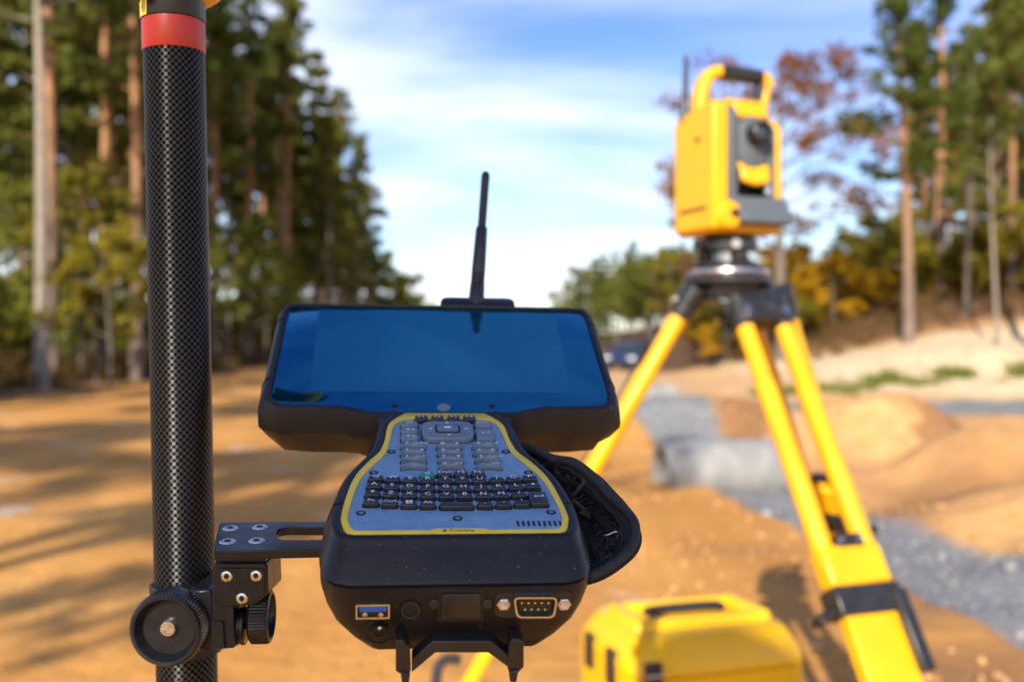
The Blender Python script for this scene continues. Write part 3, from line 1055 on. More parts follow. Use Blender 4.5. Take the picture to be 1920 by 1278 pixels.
def tufts(name, pts, n_per, hgt_r, m, label, cat):
    n = len(pts) * n_per
    base = np.repeat(pts, n_per, 0) + np.column_stack([rg2.normal(0, 0.09, (n, 2)), np.zeros(n)])
    hh = rg2.uniform(*hgt_r, n)
    az = rg2.uniform(0, 6.28, n)
    w = np.column_stack([np.cos(az), np.sin(az), np.zeros(n)]) * (0.016 + 0.05 * hh)[:, None] * 0.5
    tip = base + np.column_stack([rg2.normal(0, 0.35, n) * hh, rg2.normal(0, 0.35, n) * hh, hh])
    v = np.stack([base - w, base + w, tip + w * 0.3, tip - w * 0.3], 1).reshape(-1, 3)
    o = bpy.data.objects.new(name, np_mesh(name, v, np.arange(n * 4).reshape(-1, 4), m))
    COL.objects.link(o)
    return tag(o, label, cat, kind='stuff')


gx_ = rg2.uniform(5.0, 13, 700); gy_ = 21.4 + 0.02 * (gx_ - 8) + 0.8 * vnoise(gx_, gx_ * 0, 1.9) + rg2.normal(0, 0.3, 700)
kp_ = vnoise(gx_, gy_ + 40, 0.8) > 0.08; gx_, gy_ = gx_[kp_], gy_[kp_]
tufts('verge_grass', np.column_stack([gx_, gy_, hgt(gx_, gy_) - 0.01]), 12, (0.08, 0.22), M['grass'], 'strip of green grass growing along the pale sand bank', 'grass')
gx_ = -10.9 - rg2.random(3200) ** 1.4 * 16; gy_ = 12 + 90 * rg2.random(3200) ** 1.5
tufts('forest_undergrowth', np.column_stack([gx_, gy_, hgt(gx_, gy_) - 0.01]), 12, (0.12, 0.55), M['under'], 'brown undergrowth of dry fern and bilberry on the left forest floor', 'undergrowth')
gx_ = rg2.uniform(8, 26, 1400); gy_ = rg2.uniform(28, 46, 1400)
tufts('bank_undergrowth', np.column_stack([gx_, gy_, hgt(gx_, gy_) - 0.01]), 10, (0.12, 0.45), M['under'], 'rusty dry undergrowth on the wooded right bank', 'undergrowth')

# ------------------------------------------------------------------ field controller
yaw, pit = R(6.5), R(18.0)
U = Vector((math.cos(yaw), math.sin(yaw), -0.0127))
K = Plane(P(832, 779, 0.572), U, (-math.sin(yaw) * math.cos(pit), math.cos(yaw) * math.cos(pit), math.sin(pit)))
# origin at the front edge of the keypad
a0, b0 = K.px(861, 1004)
K = Plane(K.at(a0, b0), K.u, K.v)
sp_ = R(31.3)
SC = Plane(P(828, 772, 0.575), U, (-math.sin(yaw) * math.cos(sp_), math.cos(yaw) * math.cos(sp_), math.sin(sp_)))

ctl = thing('field_controller', 'black and yellow rugged handheld controller with blue reflecting screen and keyboard', 'handheld controller',
            tuple(K.at(0, 0.05, -0.05)))


def z2(x, y): return 580 + x / 3.0476, 770 + y / 3.0476
def z1(x, y): return 480 + x / 2.743, 550 + y / 2.743
def z5(x, y): return 640 + x / 4.3636, 770 + y / 4.3636


def sym(plane, pts, zf):
    """(yR, xR, xL) in zoom pixels -> list of (half width, b) on the plane"""
    out = []
    for y, xr, xl in pts:
        ar, br = plane.px(*zf(xr, y)); al, bl = plane.px(*zf(xl, y))
        out.append(((ar - al) / 2, (br + bl) / 2, (ar + al) / 2))
    return out


def outline(half, ca=0.0, sub=3):
    """half outline listed from far to near -> closed counter-clockwise outline"""
    line = smooth_line([Vector((a, b_, 0)) for a, b_ in half], sub)
    right = [(p.x + ca, p.y) for p in reversed(line)]       # near -> far on the right
    left = [(-p.x + ca, p.y) for p in line]                 # far -> near on the left
    return right + left


yo = sym(K, [(27, 990, 545), (55, 1050, 495), (95, 1105, 450), (175, 1140, 435), (245, 1178, 395), (297, 1240, 330), (355, 1312, 278),
             (415, 1372, 248), (505, 1432, 220), (605, 1482, 200), (645, 1490, 203), (695, 1478, 225), (714, 1448, 252)], z2)
yi = sym(K, [(62, 975, 545), (72, 1030, 510), (105, 1082, 478), (180, 1115, 458), (252, 1150, 432), (312, 1212, 362), (372, 1287, 305),
             (432, 1347, 276), (515, 1402, 252), (605, 1450, 233), (645, 1456, 235), (680, 1447, 248), (697, 1422, 274)], z2)
rim = sym(K, [(20, 1080, 462), (95, 1150, 400), (175, 1187, 383), (245, 1225, 340), (297, 1280, 282), (355, 1348, 225), (415, 1412, 190),
              (505, 1482, 165), (605, 1532, 153), (645, 1542, 150), (690, 1537, 160), (722, 1500, 198), (734, 1440, 260)], z2)
CA = sum(c for *_, c in yo) / len(yo)
yo_h = [(a, b_) for a, b_, c in yo]; yi_h = [(a, b_) for a, b_, c in yi]; rim_h = [(a, b_) for a, b_, c in rim]
far_b = rim_h[0][1]
rim_h = [(rim_h[0][0], far_b + 0.045)] + rim_h
O_yo, O_yi, O_rim = outline(yo_h, CA), outline(yi_h, CA), outline(rim_h, CA)


def ringK(poly, c, sa=1.0, dfront=0.0, pl=K):
    out = []
    for a, b_ in poly:
        w = min(1, max(0, (0.05 - b_) / 0.05))
        out.append(pl.at(CA + (a - CA) * (1 + (sa - 1) * 1.0), b_ + dfront * w, c))
    return out


in1 = offset2(O_rim, -0.0035)
r2 = offset2(O_rim, 0.002)
r3 = offset2(O_rim, 0.0052)
upper = loft([ringK(offset2(O_rim, -0.010), -0.006), ringK(in1, -0.004), ringK(in1, 0.0006), ringK(offset2(O_rim, -0.0022), 0.0016), ringK(O_rim, 0.0012),
              ringK(offset2(O_rim, 0.001), 0.0), ringK(r2, -0.003, 1, -0.002), ringK(r3, -0.0105, 1, -0.0085), ringK(offset2(O_rim, 0.0056), -0.0128, 1, -0.0098),
              ringK(offset2(O_rim, 0.005), -0.0138, 1, -0.0095)])
obj('upper_housing', upper, M['rubber'], ctl, 50)
# lower body: front face narrows to the bottom like a barrel
lower = loft([ringK(offset2(O_rim, 0.0045), -0.0139, 1, -0.0091), ringK(offset2(O_rim, 0.0052), -0.0148, 1, -0.0098), ringK(offset2(O_rim, 0.0045), -0.021, 1.012, -0.0097),
              ringK(offset2(O_rim, 0.003), -0.029, 1.005, -0.0092), ringK(offset2(O_rim, 0.002), -0.0365, 0.965, -0.0088), ringK(offset2(O_rim, 0.0), -0.0445, 0.875, -0.0084),
              ringK(offset2(O_rim, -0.001), -0.0508, 0.755, -0.0075), ringK(offset2(O_rim, -0.003), -0.0525, 0.68, -0.004)])
obj('lower_housing', lower, M['rubber'], ctl, 50)
# side bumper joints
for s in (-1, 1):
    i = min(range(len(O_rim)), key=lambda j: abs(O_rim[j][1] - K.px(*z2(1510, 520))[1]) + (10 if (O_rim[j][0] - CA) * s < 0 else 0))
    p = Vector((*O_rim[i], 0))
    obj('bumper_joint', tube([K.at(p.x - s * 0.0035, p.y, 0.0019), K.at(p.x + s * 0.0006, p.y, 0.0013), K.at(p.x + s * 0.0022, p.y - 0.001, -0.003),
                              K.at(p.x + s * 0.0054, p.y - 0.0035, -0.0125)], 0.00035, 5), M['hole'], ctl)

# yellow trim ring and keypad plate
n = len(O_yo)
tr_in, tr_out = [K.at(a, b_, 0.0016) for a, b_ in O_yi], [K.at(a, b_, 0.0016) for a, b_ in O_yo]
tr_ino, tr_oo = [K.at(a, b_, -0.003) for a, b_ in O_yi], [K.at(a, b_, -0.003) for a, b_ in offset2(O_yo, 0.0004)]
tr_o2 = [K.at(a, b_, 0.0010) for a, b_ in offset2(O_yo, 0.0005)]
rings = [tr_oo, tr_o2, tr_out, tr_in, tr_ino]
obj('yellow_trim', loft(rings, False, False), M['yellowtrim'], ctl, 60)
plate_o = offset2(O_yi, 0.0004)
obj('keypad_plate', loft([[K.at(a, b_, -0.003) for a, b_ in plate_o], [K.at(a, b_, 0.0011) for a, b_ in plate_o]]), M['plate'], ctl, 40)
bt = [K.px(*z2(x, y)) for x, y in ((1062, 702), (1002, 689), (728, 689), (668, 702))]
nb_ = bt[0][1]
nose_xy = [(bt[3][0], bt[3][1] - 0.0005), (bt[0][0], bt[0][1] - 0.0005), bt[1], bt[2]]
nose = obj('badge_tab', prism([K.at(a, b_, 0.0012) for a, b_ in nose_xy], K.n * 0.0005), M['yellowtrim'], ctl)
a_, b_ = K.px(*z2(880, 702))
obj('lettering', on_plane(text_vf('Trimble', 0.0036), K, a_ - 0.0008, b_, 0.0018), M['blackprint'], nose, flat=True)
# round globe like emblem in front of the word
aL, _ = K.px(*z2(776, 702))
tri = join(*[([K.at(aL + dx_ + 0.0013 * math.cos(R(q)) * 1.0, b_ + 0.0016 * math.sin(R(q)), 0.0018) for q in (90, 210, 330)], [(0, 1, 2)]) for dx_ in (-0.0002,)])
obj('emblem', tri, M['blackprint'], nose, flat=True)

# keys -----------------------------------------------------------------


def key(px, py, w, h, label=None, m='darkkey', height=0.0026, tsize=0.0036, ty=0.0, name='key', curved=False, text_dx=0.0, extra=None, hk=0.72, rad=0.0012):
    a, b_ = K.px(*z5(px, py + h * 0.10))
    d = (K.at(a, b_) - CAMP).y
    ww = w / 4.3636 * d / FPX
    b1 = K.px(*z5(px, py - h / 2))[1]; b2 = K.px(*z5(px, py + h / 2))[1]
    hh = (b1 - b2) * hk
    out = []
    if curved:
        nseg = 8
        rings = []
        for c, ins in ((0.0, 0), (height * 0.75, 0.0001), (height, 0.0007)):
            pts = []
            for k in range(nseg + 1):
                s = -1 + 2 * k / nseg
                pts.append(((ww / 2 - ins) * s, -hh / 2 + ins + 0.0022 * (1 - s * s) - 0.0008))
            for k in range(nseg + 1):
                s = 1 - 2 * k / nseg
                pts.append(((ww / 2 - ins) * s, hh / 2 - ins + 0.0022 * (1 - s * s) - 0.0008))
            rings.append([K.at(a + p, b_ + q, 0.0011 + c) for p, q in pts])
        vf = loft(rings)
    else:
        rings = []
        for c, ins in ((0.0, 0.0), (height * 0.7, 0.0001), (height * 0.93, 0.0004), (height, 0.0011)):
            rings.append([K.at(a + p, b_ + q, 0.0011 + c) for p, q in rrect(ww - 2 * ins, hh - 2 * ins, max(0.0003, rad - ins * 0.5), 3)])
        vf = loft(rings)
    o = obj(name, vf, M[m], ctl, 50)
    base = [K.at(a + (p[0]) , b_ + p[1], 0.00125) for p in (rrect(ww + 0.0010, hh + 0.0012, rad + 0.0004, 3) if not curved else offset2([((ww / 2) * s_, -hh / 2 + 0.0022 * (1 - s_ * s_) - 0.0008) for s_ in [-1 + k * 0.25 for k in range(9)]] + [((ww / 2) * s_, hh / 2 + 0.0022 * (1 - s_ * s_) - 0.0008) for s_ in [1 - k * 0.25 for k in range(9)]], 0.0005))]
    obj('key_gap', (base, [tuple(range(len(base)))]), M['hole'], o, flat=True)
    if label:
        if label in SHAPES:
            vf2 = on_plane(SHAPES[label], K, a + text_dx, b_ + ty, 0.0011 + height + 0.00015)
        else:
            vf2 = on_plane(text_vf(label, tsize), K, a + text_dx, b_ + ty, 0.0011 + height + 0.00015)
        if extra:
            e, ex_, es = extra
            vf3 = SHAPES[e] if e in SHAPES else text_vf(e, es)
            vf2 = join(vf2, on_plane(vf3, K, a + ex_, b_ + ty + 0.0002, 0.0011 + height + 0.00015))
        obj('legend', vf2, M['print'], o, flat=True)
    return o, a, b_, ww, hh


def poly2(pts): return [(x, y, 0) for x, y in pts], [tuple(range(len(pts)))]
q = 0.0011
SHAPES = {
    '^': poly2([(-q, -q), (q, -q), (0, q)]), 'v': poly2([(-q, q), (0, -q), (q, q)]),
    '<': poly2([(q, -q), (q, q), (-q, 0)]), '>': poly2([(-q, -q), (q, 0), (-q, q)]),
    'o': poly2([(q * 0.6 * math.cos(k), q * 0.6 * math.sin(k)) for k in [i * math.pi / 5 for i in range(10)]]),
    'win': join(*[poly2([(x, y), (x + 0.0014, y), (x + 0.0014, y + 0.0014), (x, y + 0.0014)]) for x in (-0.0015, 0.0002) for y in (-0.0015, 0.0002)]),
    'sq': poly2([(-0.0019, -0.0012), (0.0019, -0.0012), (0.0019, 0.0012), (-0.0019, 0.0012)]),
    'ret': join(poly2([(-0.001, 0), (0.002, 0), (0.002, 0.0005), (-0.001, 0.0005)]), poly2([(-0.001, -0.0007), (-0.001, 0.0012), (-0.0024, 0.00025)]),
                poly2([(0.002, 0), (0.0025, 0), (0.0025, 0.0017), (0.002, 0.0017)])),
    'menu': join(*[poly2([(-0.0018, y), (0.0018, y), (0.0018, y + 0.0004), (-0.0018, y + 0.0004)]) for y in (-0.0012, 0, 0.0012)]),
    'wifi': join(poly2([(-0.002, -0.0012), (0.0004, -0.0012), (-0.0008, 0.0008)]), poly2([(0.0012, -0.0012), (0.0028, -0.0012), (0.0028, -0.0002), (0.0012, -0.0002)])),
    'pwr': join(*[poly2([(0.0012 * math.cos(R(a)), 0.0012 * math.sin(R(a))), (0.0012 * math.cos(R(a + 30)), 0.0012 * math.sin(R(a + 30))),
                         (0.0008 * math.cos(R(a + 30)), 0.0008 * math.sin(R(a + 30))), (0.0008 * math.cos(R(a)), 0.0008 * math.sin(R(a)))])
                  for a in range(120, 420, 30)], poly2([(-0.0002, 0.0002), (0.0002, 0.0002), (0.0002, 0.0016), (-0.0002, 0.0016)])),
}
for x, s in ((655, 'F1'), (785, 'F2'), (917, 'F3'), (1045, 'F4')):
    key(x, 97, 106, 50, s, tsize=0.0042, height=0.003)
key(556, 147, 140, 48, 'menu', 'greykey', 0.003)
key(558, 200, 138, 48, 'wifi', 'greykey', 0.003)
key(560, 252, 146, 52, 'wifi', 'greykey', 0.003)
key(1155, 145, 132, 52, 'ESC', 'greykey', 0.003, 0.0038)
key(1174, 226, 148, 94, 'ret', 'greykey', 0.003, hk=0.82)
# direction pad
o, a, b_, ww, hh = key(868, 192, 424, 160, None, 'greykey', 0.0034, name='direction_pad', hk=0.88, rad=0.006)
pad_c = 0.0011 + 0.0034
for s, da, db in (('^', 0, hh * 0.36), ('v', 0.0004, -hh * 0.36), ('<', -ww * 0.34, 0), ('>', ww * 0.37, 0)):
    obj('arrow', on_plane(SHAPES[s], K, a + da, b_ + db, pad_c + 0.0002), M['print'], o, flat=True)
rg_o, rg_i = rrect(ww * 0.48, hh * 0.5, 0.0022), rrect(ww * 0.41, hh * 0.38, 0.0016)
obj('centre_gap', loft([[K.at(a + p, b_ + q_, pad_c + 0.0001) for p, q_ in rg_o], [K.at(a + p, b_ + q_, pad_c + 0.00015) for p, q_ in rg_i]], False, False), M['hole'], o)
rg_k = [(p, q_) for p, q_ in rrect(ww * 0.40, hh * 0.36, 0.0014)]
obj('centre_key', loft([[K.at(a + p, b_ + q_, pad_c - 0.0005) for p, q_ in rg_k], [K.at(a + p, b_ + q_, pad_c + 0.0006) for p, q_ in rg_k],
                        [K.at(a + p * 0.93, b_ + q_ * 0.9, pad_c + 0.0008) for p, q_ in rg_k]]), M['greykey'], o)
obj('arrow', on_plane(SHAPES['sq'], K, a, b_, pad_c + 0.0010), M['print'], o, flat=True)
# number pad
NUM = [((586, 880, 1170), 322, (('7', 'HOME'), ('8', '^'), ('9', 'PGUP'))), ((588, 886, 1180), 377, (('4', '<'), ('5', 'o'), ('6', '>'))),
       ((590, 893, 1195), 432, (('1', 'END'), ('2', 'v'), ('3', 'PGDN'))), ((592, 900, 1207), 487, (('-', None), ('0', 'INS'), ('.', 'DEL')))]
for cols, y, labs in NUM:
    for x, (l1, l2) in zip(cols, labs):
        key(x, y, 204, 46, l1, 'greykey', 0.0029, 0.0046, 0.0008, curved=True, text_dx=-0.0034 if l2 else 0, extra=(l2, 0.004, 0.0028) if l2 else None, hk=0.50)
key(703, 556, 120, 40, 'pwr', 'greenkey', 0.0022)
for x, s in ((840, 'Del'), (978, 'F5'), (1116, 'F6')):
    key(x, 550, 118, 48, s, tsize=0.0042)


def row(keys, y_end, y_mid, w, x0, x1):
    xm, hw = (x0 + x1) / 2, (x1 - x0) / 2
    for x, s in keys:
        t_ = min(1, abs(x - xm) / hw)
        y = y_mid + (y_end - y_mid) * t_ ** 2.5
        key(x, y, w, 52, s, height=0.0027, hk=0.62, tsize=0.0046 if len(s) == 1 else 0.0036, ty=0.0004)


row(zip((282, 423, 563, 705, 848, 988, 1130, 1268, 1405, 1538), 'QWERTYUIOP'), 588, 607, 124, 282, 1538)
row(zip((268, 413, 560, 706, 852, 998, 1143, 1285, 1427, 1565), list('ASDFGHJKL') + ['^']), 651, 673, 126, 268, 1565)
row(zip((255, 405, 555, 707, 858, 1008, 1160, 1306, 1450), ['v'] + list('ZXCVBNM/')), 717, 735, 129, 255, 1590)
row(zip((243, 397, 553, 708, 1174, 1326, 1475), ['Fn', 'Ctrl', 'win', 'Alt', '.', '-', "'"]), 787, 806, 131, 243, 1600)
key(942, 808, 278, 52, None, name='space_bar')
key(1610, 748, 152, 116, 'ret', height=0.0028, hk=0.85)
# keypad screws
for x, y in ((410, 349), (1345, 349), (265, 522), (1530, 520), (160, 853), (1715, 845), (951, 896)):
    a, b_ = K.px(*z5(x, y))
    o = obj('screw', lathe(K.at(a, b_, 0.0007), K.n, [(0.0019, 0), (0.0019, 0.0007), (0.0016, 0.0009), (0.0012, 0.0003), (0.0006, 0.0001)], 16), M['blackplastic'], ctl)
    obj('screw_ring', lathe(K.at(a, b_, 0.00095), K.n, [(0.0023, 0), (0.0023, 0.00035), (0.0018, 0.0004), (0.0018, 0.0)], 18, False, False), M['hole'], o)
# speaker slots
for k in range(9):
    a1, b1 = K.px(*z5(1440 + 43 * k, 918)); a2, b2 = K.px(*z5(1449 + 43.6 * k, 958))
    obj('speaker_slot', prism([K.at(a1 - 0.0005, b1, 0.0009), K.at(a1 + 0.0005, b1, 0.0009), K.at(a2 + 0.0005, b2, 0.0009), K.at(a2 - 0.0005, b2, 0.0009)], K.n * 0.0004), M['hole'], ctl)

# tablet ------------------------------------------------------------------
gl_R = [(82, 1618), (90, 1655), (112, 1680), (150, 1695), (300, 1740), (450, 1787), (520, 1808), (555, 1806), (577, 1775), (583, 1650), (585, 1480), (596, 1415), (613, 1330)]
gl_L = [(70, 210), (80, 180), (100, 163), (150, 150), (300, 120), (450, 90), (512, 80), (550, 92), (572, 130), (576, 300), (580, 460), (592, 522), (612, 592)]
G = []
for (yr, xr), (yl, xl) in zip(gl_R, gl_L):
    ar, br = SC.px(*z1(xr, yr)); al, bl = SC.px(*z1(xl, yl))
    G.append(((ar - al) / 2, (br + bl) / 2, (ar + al) / 2))
CS = sum(c for *_, c in G) / len(G)
gh = [(a, b_) for a, b_, c in G]
def cl_outline(half, ca): return [(a + ca, b_) for a, b_ in reversed(half)] + [(-a + ca, b_) for a, b_ in half]
O_g = cl_outline(gh, CS)
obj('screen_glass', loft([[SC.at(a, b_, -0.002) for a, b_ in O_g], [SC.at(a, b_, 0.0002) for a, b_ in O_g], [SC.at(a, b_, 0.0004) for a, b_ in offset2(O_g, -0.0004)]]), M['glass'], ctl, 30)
dl = [SC.px(*z1(*p)) for p in ((273, 509), (1622, 513), (1535, 96), (324, 96))]
wd = ((dl[1][0] - dl[0][0]) / 2, (dl[2][0] - dl[3][0]) / 2); mid_a = sum(p[0] for p in dl) / 4
lo_b = (dl[0][1] + dl[1][1]) / 2; hi_b = (dl[2][1] + dl[3][1]) / 2
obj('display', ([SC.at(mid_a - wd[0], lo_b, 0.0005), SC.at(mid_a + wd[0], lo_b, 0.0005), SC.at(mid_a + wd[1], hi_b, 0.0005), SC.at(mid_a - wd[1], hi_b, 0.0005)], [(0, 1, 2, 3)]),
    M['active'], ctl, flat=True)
# housing of the tablet: outline without the middle tab
bh = gh
bh = [(a, b_) for a, b_ in bh]
O_b = cl_outline(bh, CS)


def tab_ring(off_side, off_bot, off_top, c, k=1.0):
    pts = []
    for (a, b_), (a2, b2) in zip(O_b, offset2(O_b, 1.0)):
        n2 = Vector((a2 - a, b2 - b_))
        if n2.length > 0: n2.normalize()
        off = abs(n2.x) * off_side + (max(0, -n2.y) * off_bot + max(0, n2.y) * off_top)
        pts.append(SC.at(CS + (a - CS + n2.x * off) * k, b_ + n2.y * off, c))
    return pts


tab = loft([tab_ring(-0.006, -0.006, -0.006, -0.0025), tab_ring(0.0004, 0.0004, 0.0004, -0.002), tab_ring(0.0004, 0.0004, 0.0004, 0.0010), tab_ring(0.0016, 0.0014, 0.0010, 0.0016),
            tab_ring(0.0042, 0.0036, 0.0026, 0.0008), tab_ring(0.0066, 0.0050, 0.0038, -0.004), tab_ring(0.0084, 0.0058, 0.0042, -0.012), tab_ring(0.0084, 0.0056, 0.0040, -0.0158),
            tab_ring(0.0078, 0.0052, 0.0038, -0.0163), tab_ring(0.0078, 0.0050, 0.0038, -0.0168), tab_ring(0.0040, 0.003, 0.003, -0.024), tab_ring(-0.006, -0.0005, 0.001, -0.034),
            tab_ring(-0.016, -0.008, -0.006, -0.036)])
obj('tablet_housing', tab, M['rubber2'], ctl, 48)
# joints between corner bumper and side strips
for s in (-1, 1):
    for (aa, bb, horizontal) in ((gh[5][0], gh[5][1], False), (gh[3][0], gh[3][1], False), (gh[9][0] * 0.80, gh[9][1], True)):
        if horizontal:
            pts = [SC.at(CS + s * aa, bb - 0.0012, 0.0019), SC.at(CS + s * aa, bb - 0.0040, 0.0010), SC.at(CS + s * (aa + 0.0008), bb - 0.0055, -0.005), SC.at(CS + s * (aa + 0.002), bb - 0.0062, -0.016)]
        else:
            pts = [SC.at(CS + s * (aa + 0.0014), bb, 0.0019), SC.at(CS + s * (aa + 0.0044), bb, 0.0010), SC.at(CS + s * (aa + 0.0070), bb, -0.004), SC.at(CS + s * (aa + 0.0086), bb, -0.012)]
        obj('bumper_joint', tube(pts, 0.00032, 5), M['hole'], ctl)
# hinge strip between screen and keypad with two screw holes
hp = [K.px(722, 779.5), K.px(946, 779.5), K.px(962, 786), K.px(955, 797), K.px(710, 797), K.px(704, 786)]
obj('hinge_cover', prism([K.at(a, b_, -0.004) for a, b_ in hp], K.n * 0.0046), M['rubber'], ctl, bevel=0.0008)
for x in (731, 936):
    a, b_ = K.px(x, 784)
    obj('screw_hole', lathe(K.at(a, b_, 0.0006), K.n, [(0.0031, 0), (0.0031, 0.0002), (0.0024, 0.0003)], 18), M['hole'], ctl)
for x, y in ((740, 762), (922, 762)):
    a, b_ = SC.px(x, y)
    obj('sensor_hole', lathe(SC.at(a, b_, 0.0003), SC.n, [(0.0019, 0), (0.0019, 0.0002), (0.0010, 0.00025)], 16), M['hole'], ctl)
a, b_ = SC.px(832, 764.5)
obj('home_button', lathe(SC.at(a, b_, 0.0003), SC.n, [(0.0038, 0), (0.0038, 0.00018), (0.0034, 0.00022)], 24), M['greykey'], ctl)

# antenna and its socket behind the top edge
tb = max(b_ for a, b_ in gh)
sock_l, sock_r = SC.px(826, 575)[0], SC.px(966, 575)[0]
sm = (sock_l + sock_r) / 2; sw = (sock_r - sock_l)
rr1 = rrect(sw, 0.013, 0.005, 4)
obj('antenna_socket', loft([[SC.at(sm + p, tb + 0.0065 + q_, -0.024) for p, q_ in rr1], [SC.at(sm + p, tb + 0.0065 + q_, 0.0000) for p, q_ in rr1],
                            [SC.at(sm + p * 0.98, tb + 0.0065 + q_ * 0.94, 0.0018) for p, q_ in rr1], [SC.at(sm + p * 0.94, tb + 0.0065 + q_ * 0.8, 0.0024) for p, q_ in rr1]]), M['black'], ctl, 50)
ab = SC.at(SC.px(893, 575)[0], tb + 0.0065, -0.002)
da = ab.y - 0.0
ant_top = P(911, 322, da + 0.030)
ax = ant_top - ab
Ln = ax.length
k_ = 1 / FPX * da
mid_t = (565 - 425) / (565 - 322.0)
prof = [(15 * k_, 0), (15 * k_, 0.004)]
for t_ in (0.16, 0.17, 0.18, 0.19, 0.20, 0.21, 0.22, 0.23, 0.24):
    prof.append(((15 - 7 * t_) * k_ - (0.0004 if int(round(t_ * 100)) % 2 else 0), Ln * t_))
prof += [(11.3 * k_, Ln * (mid_t - 0.01)), (10.2 * k_, Ln * mid_t), (8.1 * k_, Ln * (mid_t + 0.005)), (8.0 * k_, Ln * 0.92), (8.2 * k_, Ln * 0.925), (8.2 * k_, Ln * 0.965), (6.5 * k_, Ln * 0.99), (2.5 * k_, Ln)]
obj('antenna', lathe(ab, ax, prof, 20), M['blackplastic'], ctl, 40)

# front face with its ports
FO = K.at(CA, -0.0102 - 0.0098 + 0.0, -0.0139)
sx = FO.x; fy_ = None
FP = Plane(FO, K.u, K.n)          # u right, v up along the keypad normal, n toward the camera?
if FP.n.y > 0:
    pass
# real front plane: nearest outline edge at the seam
bmin = min(b_ for a, b_ in O_rim)
FP = Plane(K.at(CA, bmin - 0.0045 - 0.0095, -0.030), K.u, K.n)
toward = -1.0 if FP.n.y > 0 else 1.0


def fpoly(pts, c): return [FP.at(*FP.px(x, y), c * toward) for x, y in pts]


def frect(x0, y0, x1, y1, r, c, n=3):
    p = [FP.px(x0, y1), FP.px(x1, y0)]
    cx, cy = (p[0][0] + p[1][0]) / 2, (p[0][1] + p[1][1]) / 2
    w, h = abs(p[1][0] - p[0][0]), abs(p[1][1] - p[0][1])
    k = r / FPX * (FP.o - CAMP).y
    return [FP.at(cx + a, cy + b_, c * toward) for a, b_ in rrect(w, h, k, n)]


fn = FP.n * toward
def fring(name, outer, inner, m, parent, c0, c1):
    """frame standing proud of the face"""
    o1 = [p + fn * c0 for p in outer]; o2 = [p + fn * c1 for p in outer]
    i2 = [p + fn * c1 for p in inner]; i1 = [p + fn * c0 for p in inner]
    return obj(name, loft([o1, o2, i2, i1], False, False), m, parent, 40)


# usb socket
usb = fring('usb_port', frect(667, 1130, 731, 1158, 2, 0), frect(670, 1133, 728, 1155, 1.5, 0), M['steel'], ctl, -0.001, 0.0010)
obj('cavity', (frect(669, 1132, 729, 1156, 1.5, 0.0002), [tuple(range(16))]), M['hole'], usb, flat=True)
obj('tongue', prism(frect(674, 1134, 725, 1145, 0.5, 0.0003), fn * 0.0005), M['usb'], usb)
for x in (684, 714):
    a, b_ = FP.px(x, 1150)
    obj('contact', lathe(FP.at(a, b_, 0.0003 * toward), fn, [(0.0011, 0), (0.0011, 0.0005), (0.0006, 0.0007)], 12), M['steel'], usb)
# audio and power sockets
def socket(x, y, r, name, ringm):
    a, b_ = FP.px(x, y); k = (FP.o - CAMP).y / FPX
    o = obj(name, lathe(FP.at(a, b_, -0.001 * toward), fn, [(r * k, 0), (r * k, 0.0017), (r * k * 0.93, 0.0022), (r * k * 0.74, 0.0022), (r * k * 0.70, 0.0012)], 28, True, False), ringm, ctl)
    obj('bore', lathe(FP.at(a, b_, 0.0001 * toward), fn, [(r * k * 0.72, 0), (r * k * 0.72, 0.0003)], 24), M['hole'], o)
    return o, a, b_, k
socket(770, 1141, 19, 'audio_port', M['blackplastic'])
o, a, b_, k = socket(712, 1181, 14, 'power_port', M['black'])
obj('pin', lathe(FP.at(a, b_ + 0.0019, 0.0003 * toward), fn, [(0.0009, 0), (0.0009, 0.0012), (0.0004, 0.0016)], 12), M['steel'], o)
a, b_ = FP.px(712, 1183)
obj('port_recess', lathe(FP.at(a, b_, -0.0008 * toward), fn, [(0.0064, 0), (0.0064, 0.0009), (0.0061, 0.0010), (0.0057, 0.0009), (0.0057, 0.0)], 28, False, False), M['rubber'], ctl)
# square cover with two ears
cov = obj('port_cover', loft([frect(820, 1101, 909, 1164, 5, -0.001), frect(820, 1101, 909, 1164, 5, 0.0007), frect(823, 1104, 906, 1161, 4, 0.0010)]), M['rubber'], ctl, 40)
obj('cover_groove', loft([frect(825, 1106, 904, 1159, 3, 0.0012), frect(828, 1109, 901, 1156, 3, 0.0013)], False, False), M['hole'], cov)
obj('cover_pad', loft([frect(828, 1108, 901, 1155, 3, 0.0009), frect(828, 1108, 901, 1155, 3, 0.0021), frect(830, 1110, 899, 1153, 3, 0.0024)]), M['blackplastic'], cov, 40)
for x in (815, 914):
    a, b_ = FP.px(x, 1131)
    obj('cover_ear', lathe(FP.at(a, b_, -0.001 * toward), fn, [(0.0024, 0), (0.0024, 0.0016), (0.0020, 0.0019), (0.0008, 0.0017)], 16), M['blackplastic'], cov)
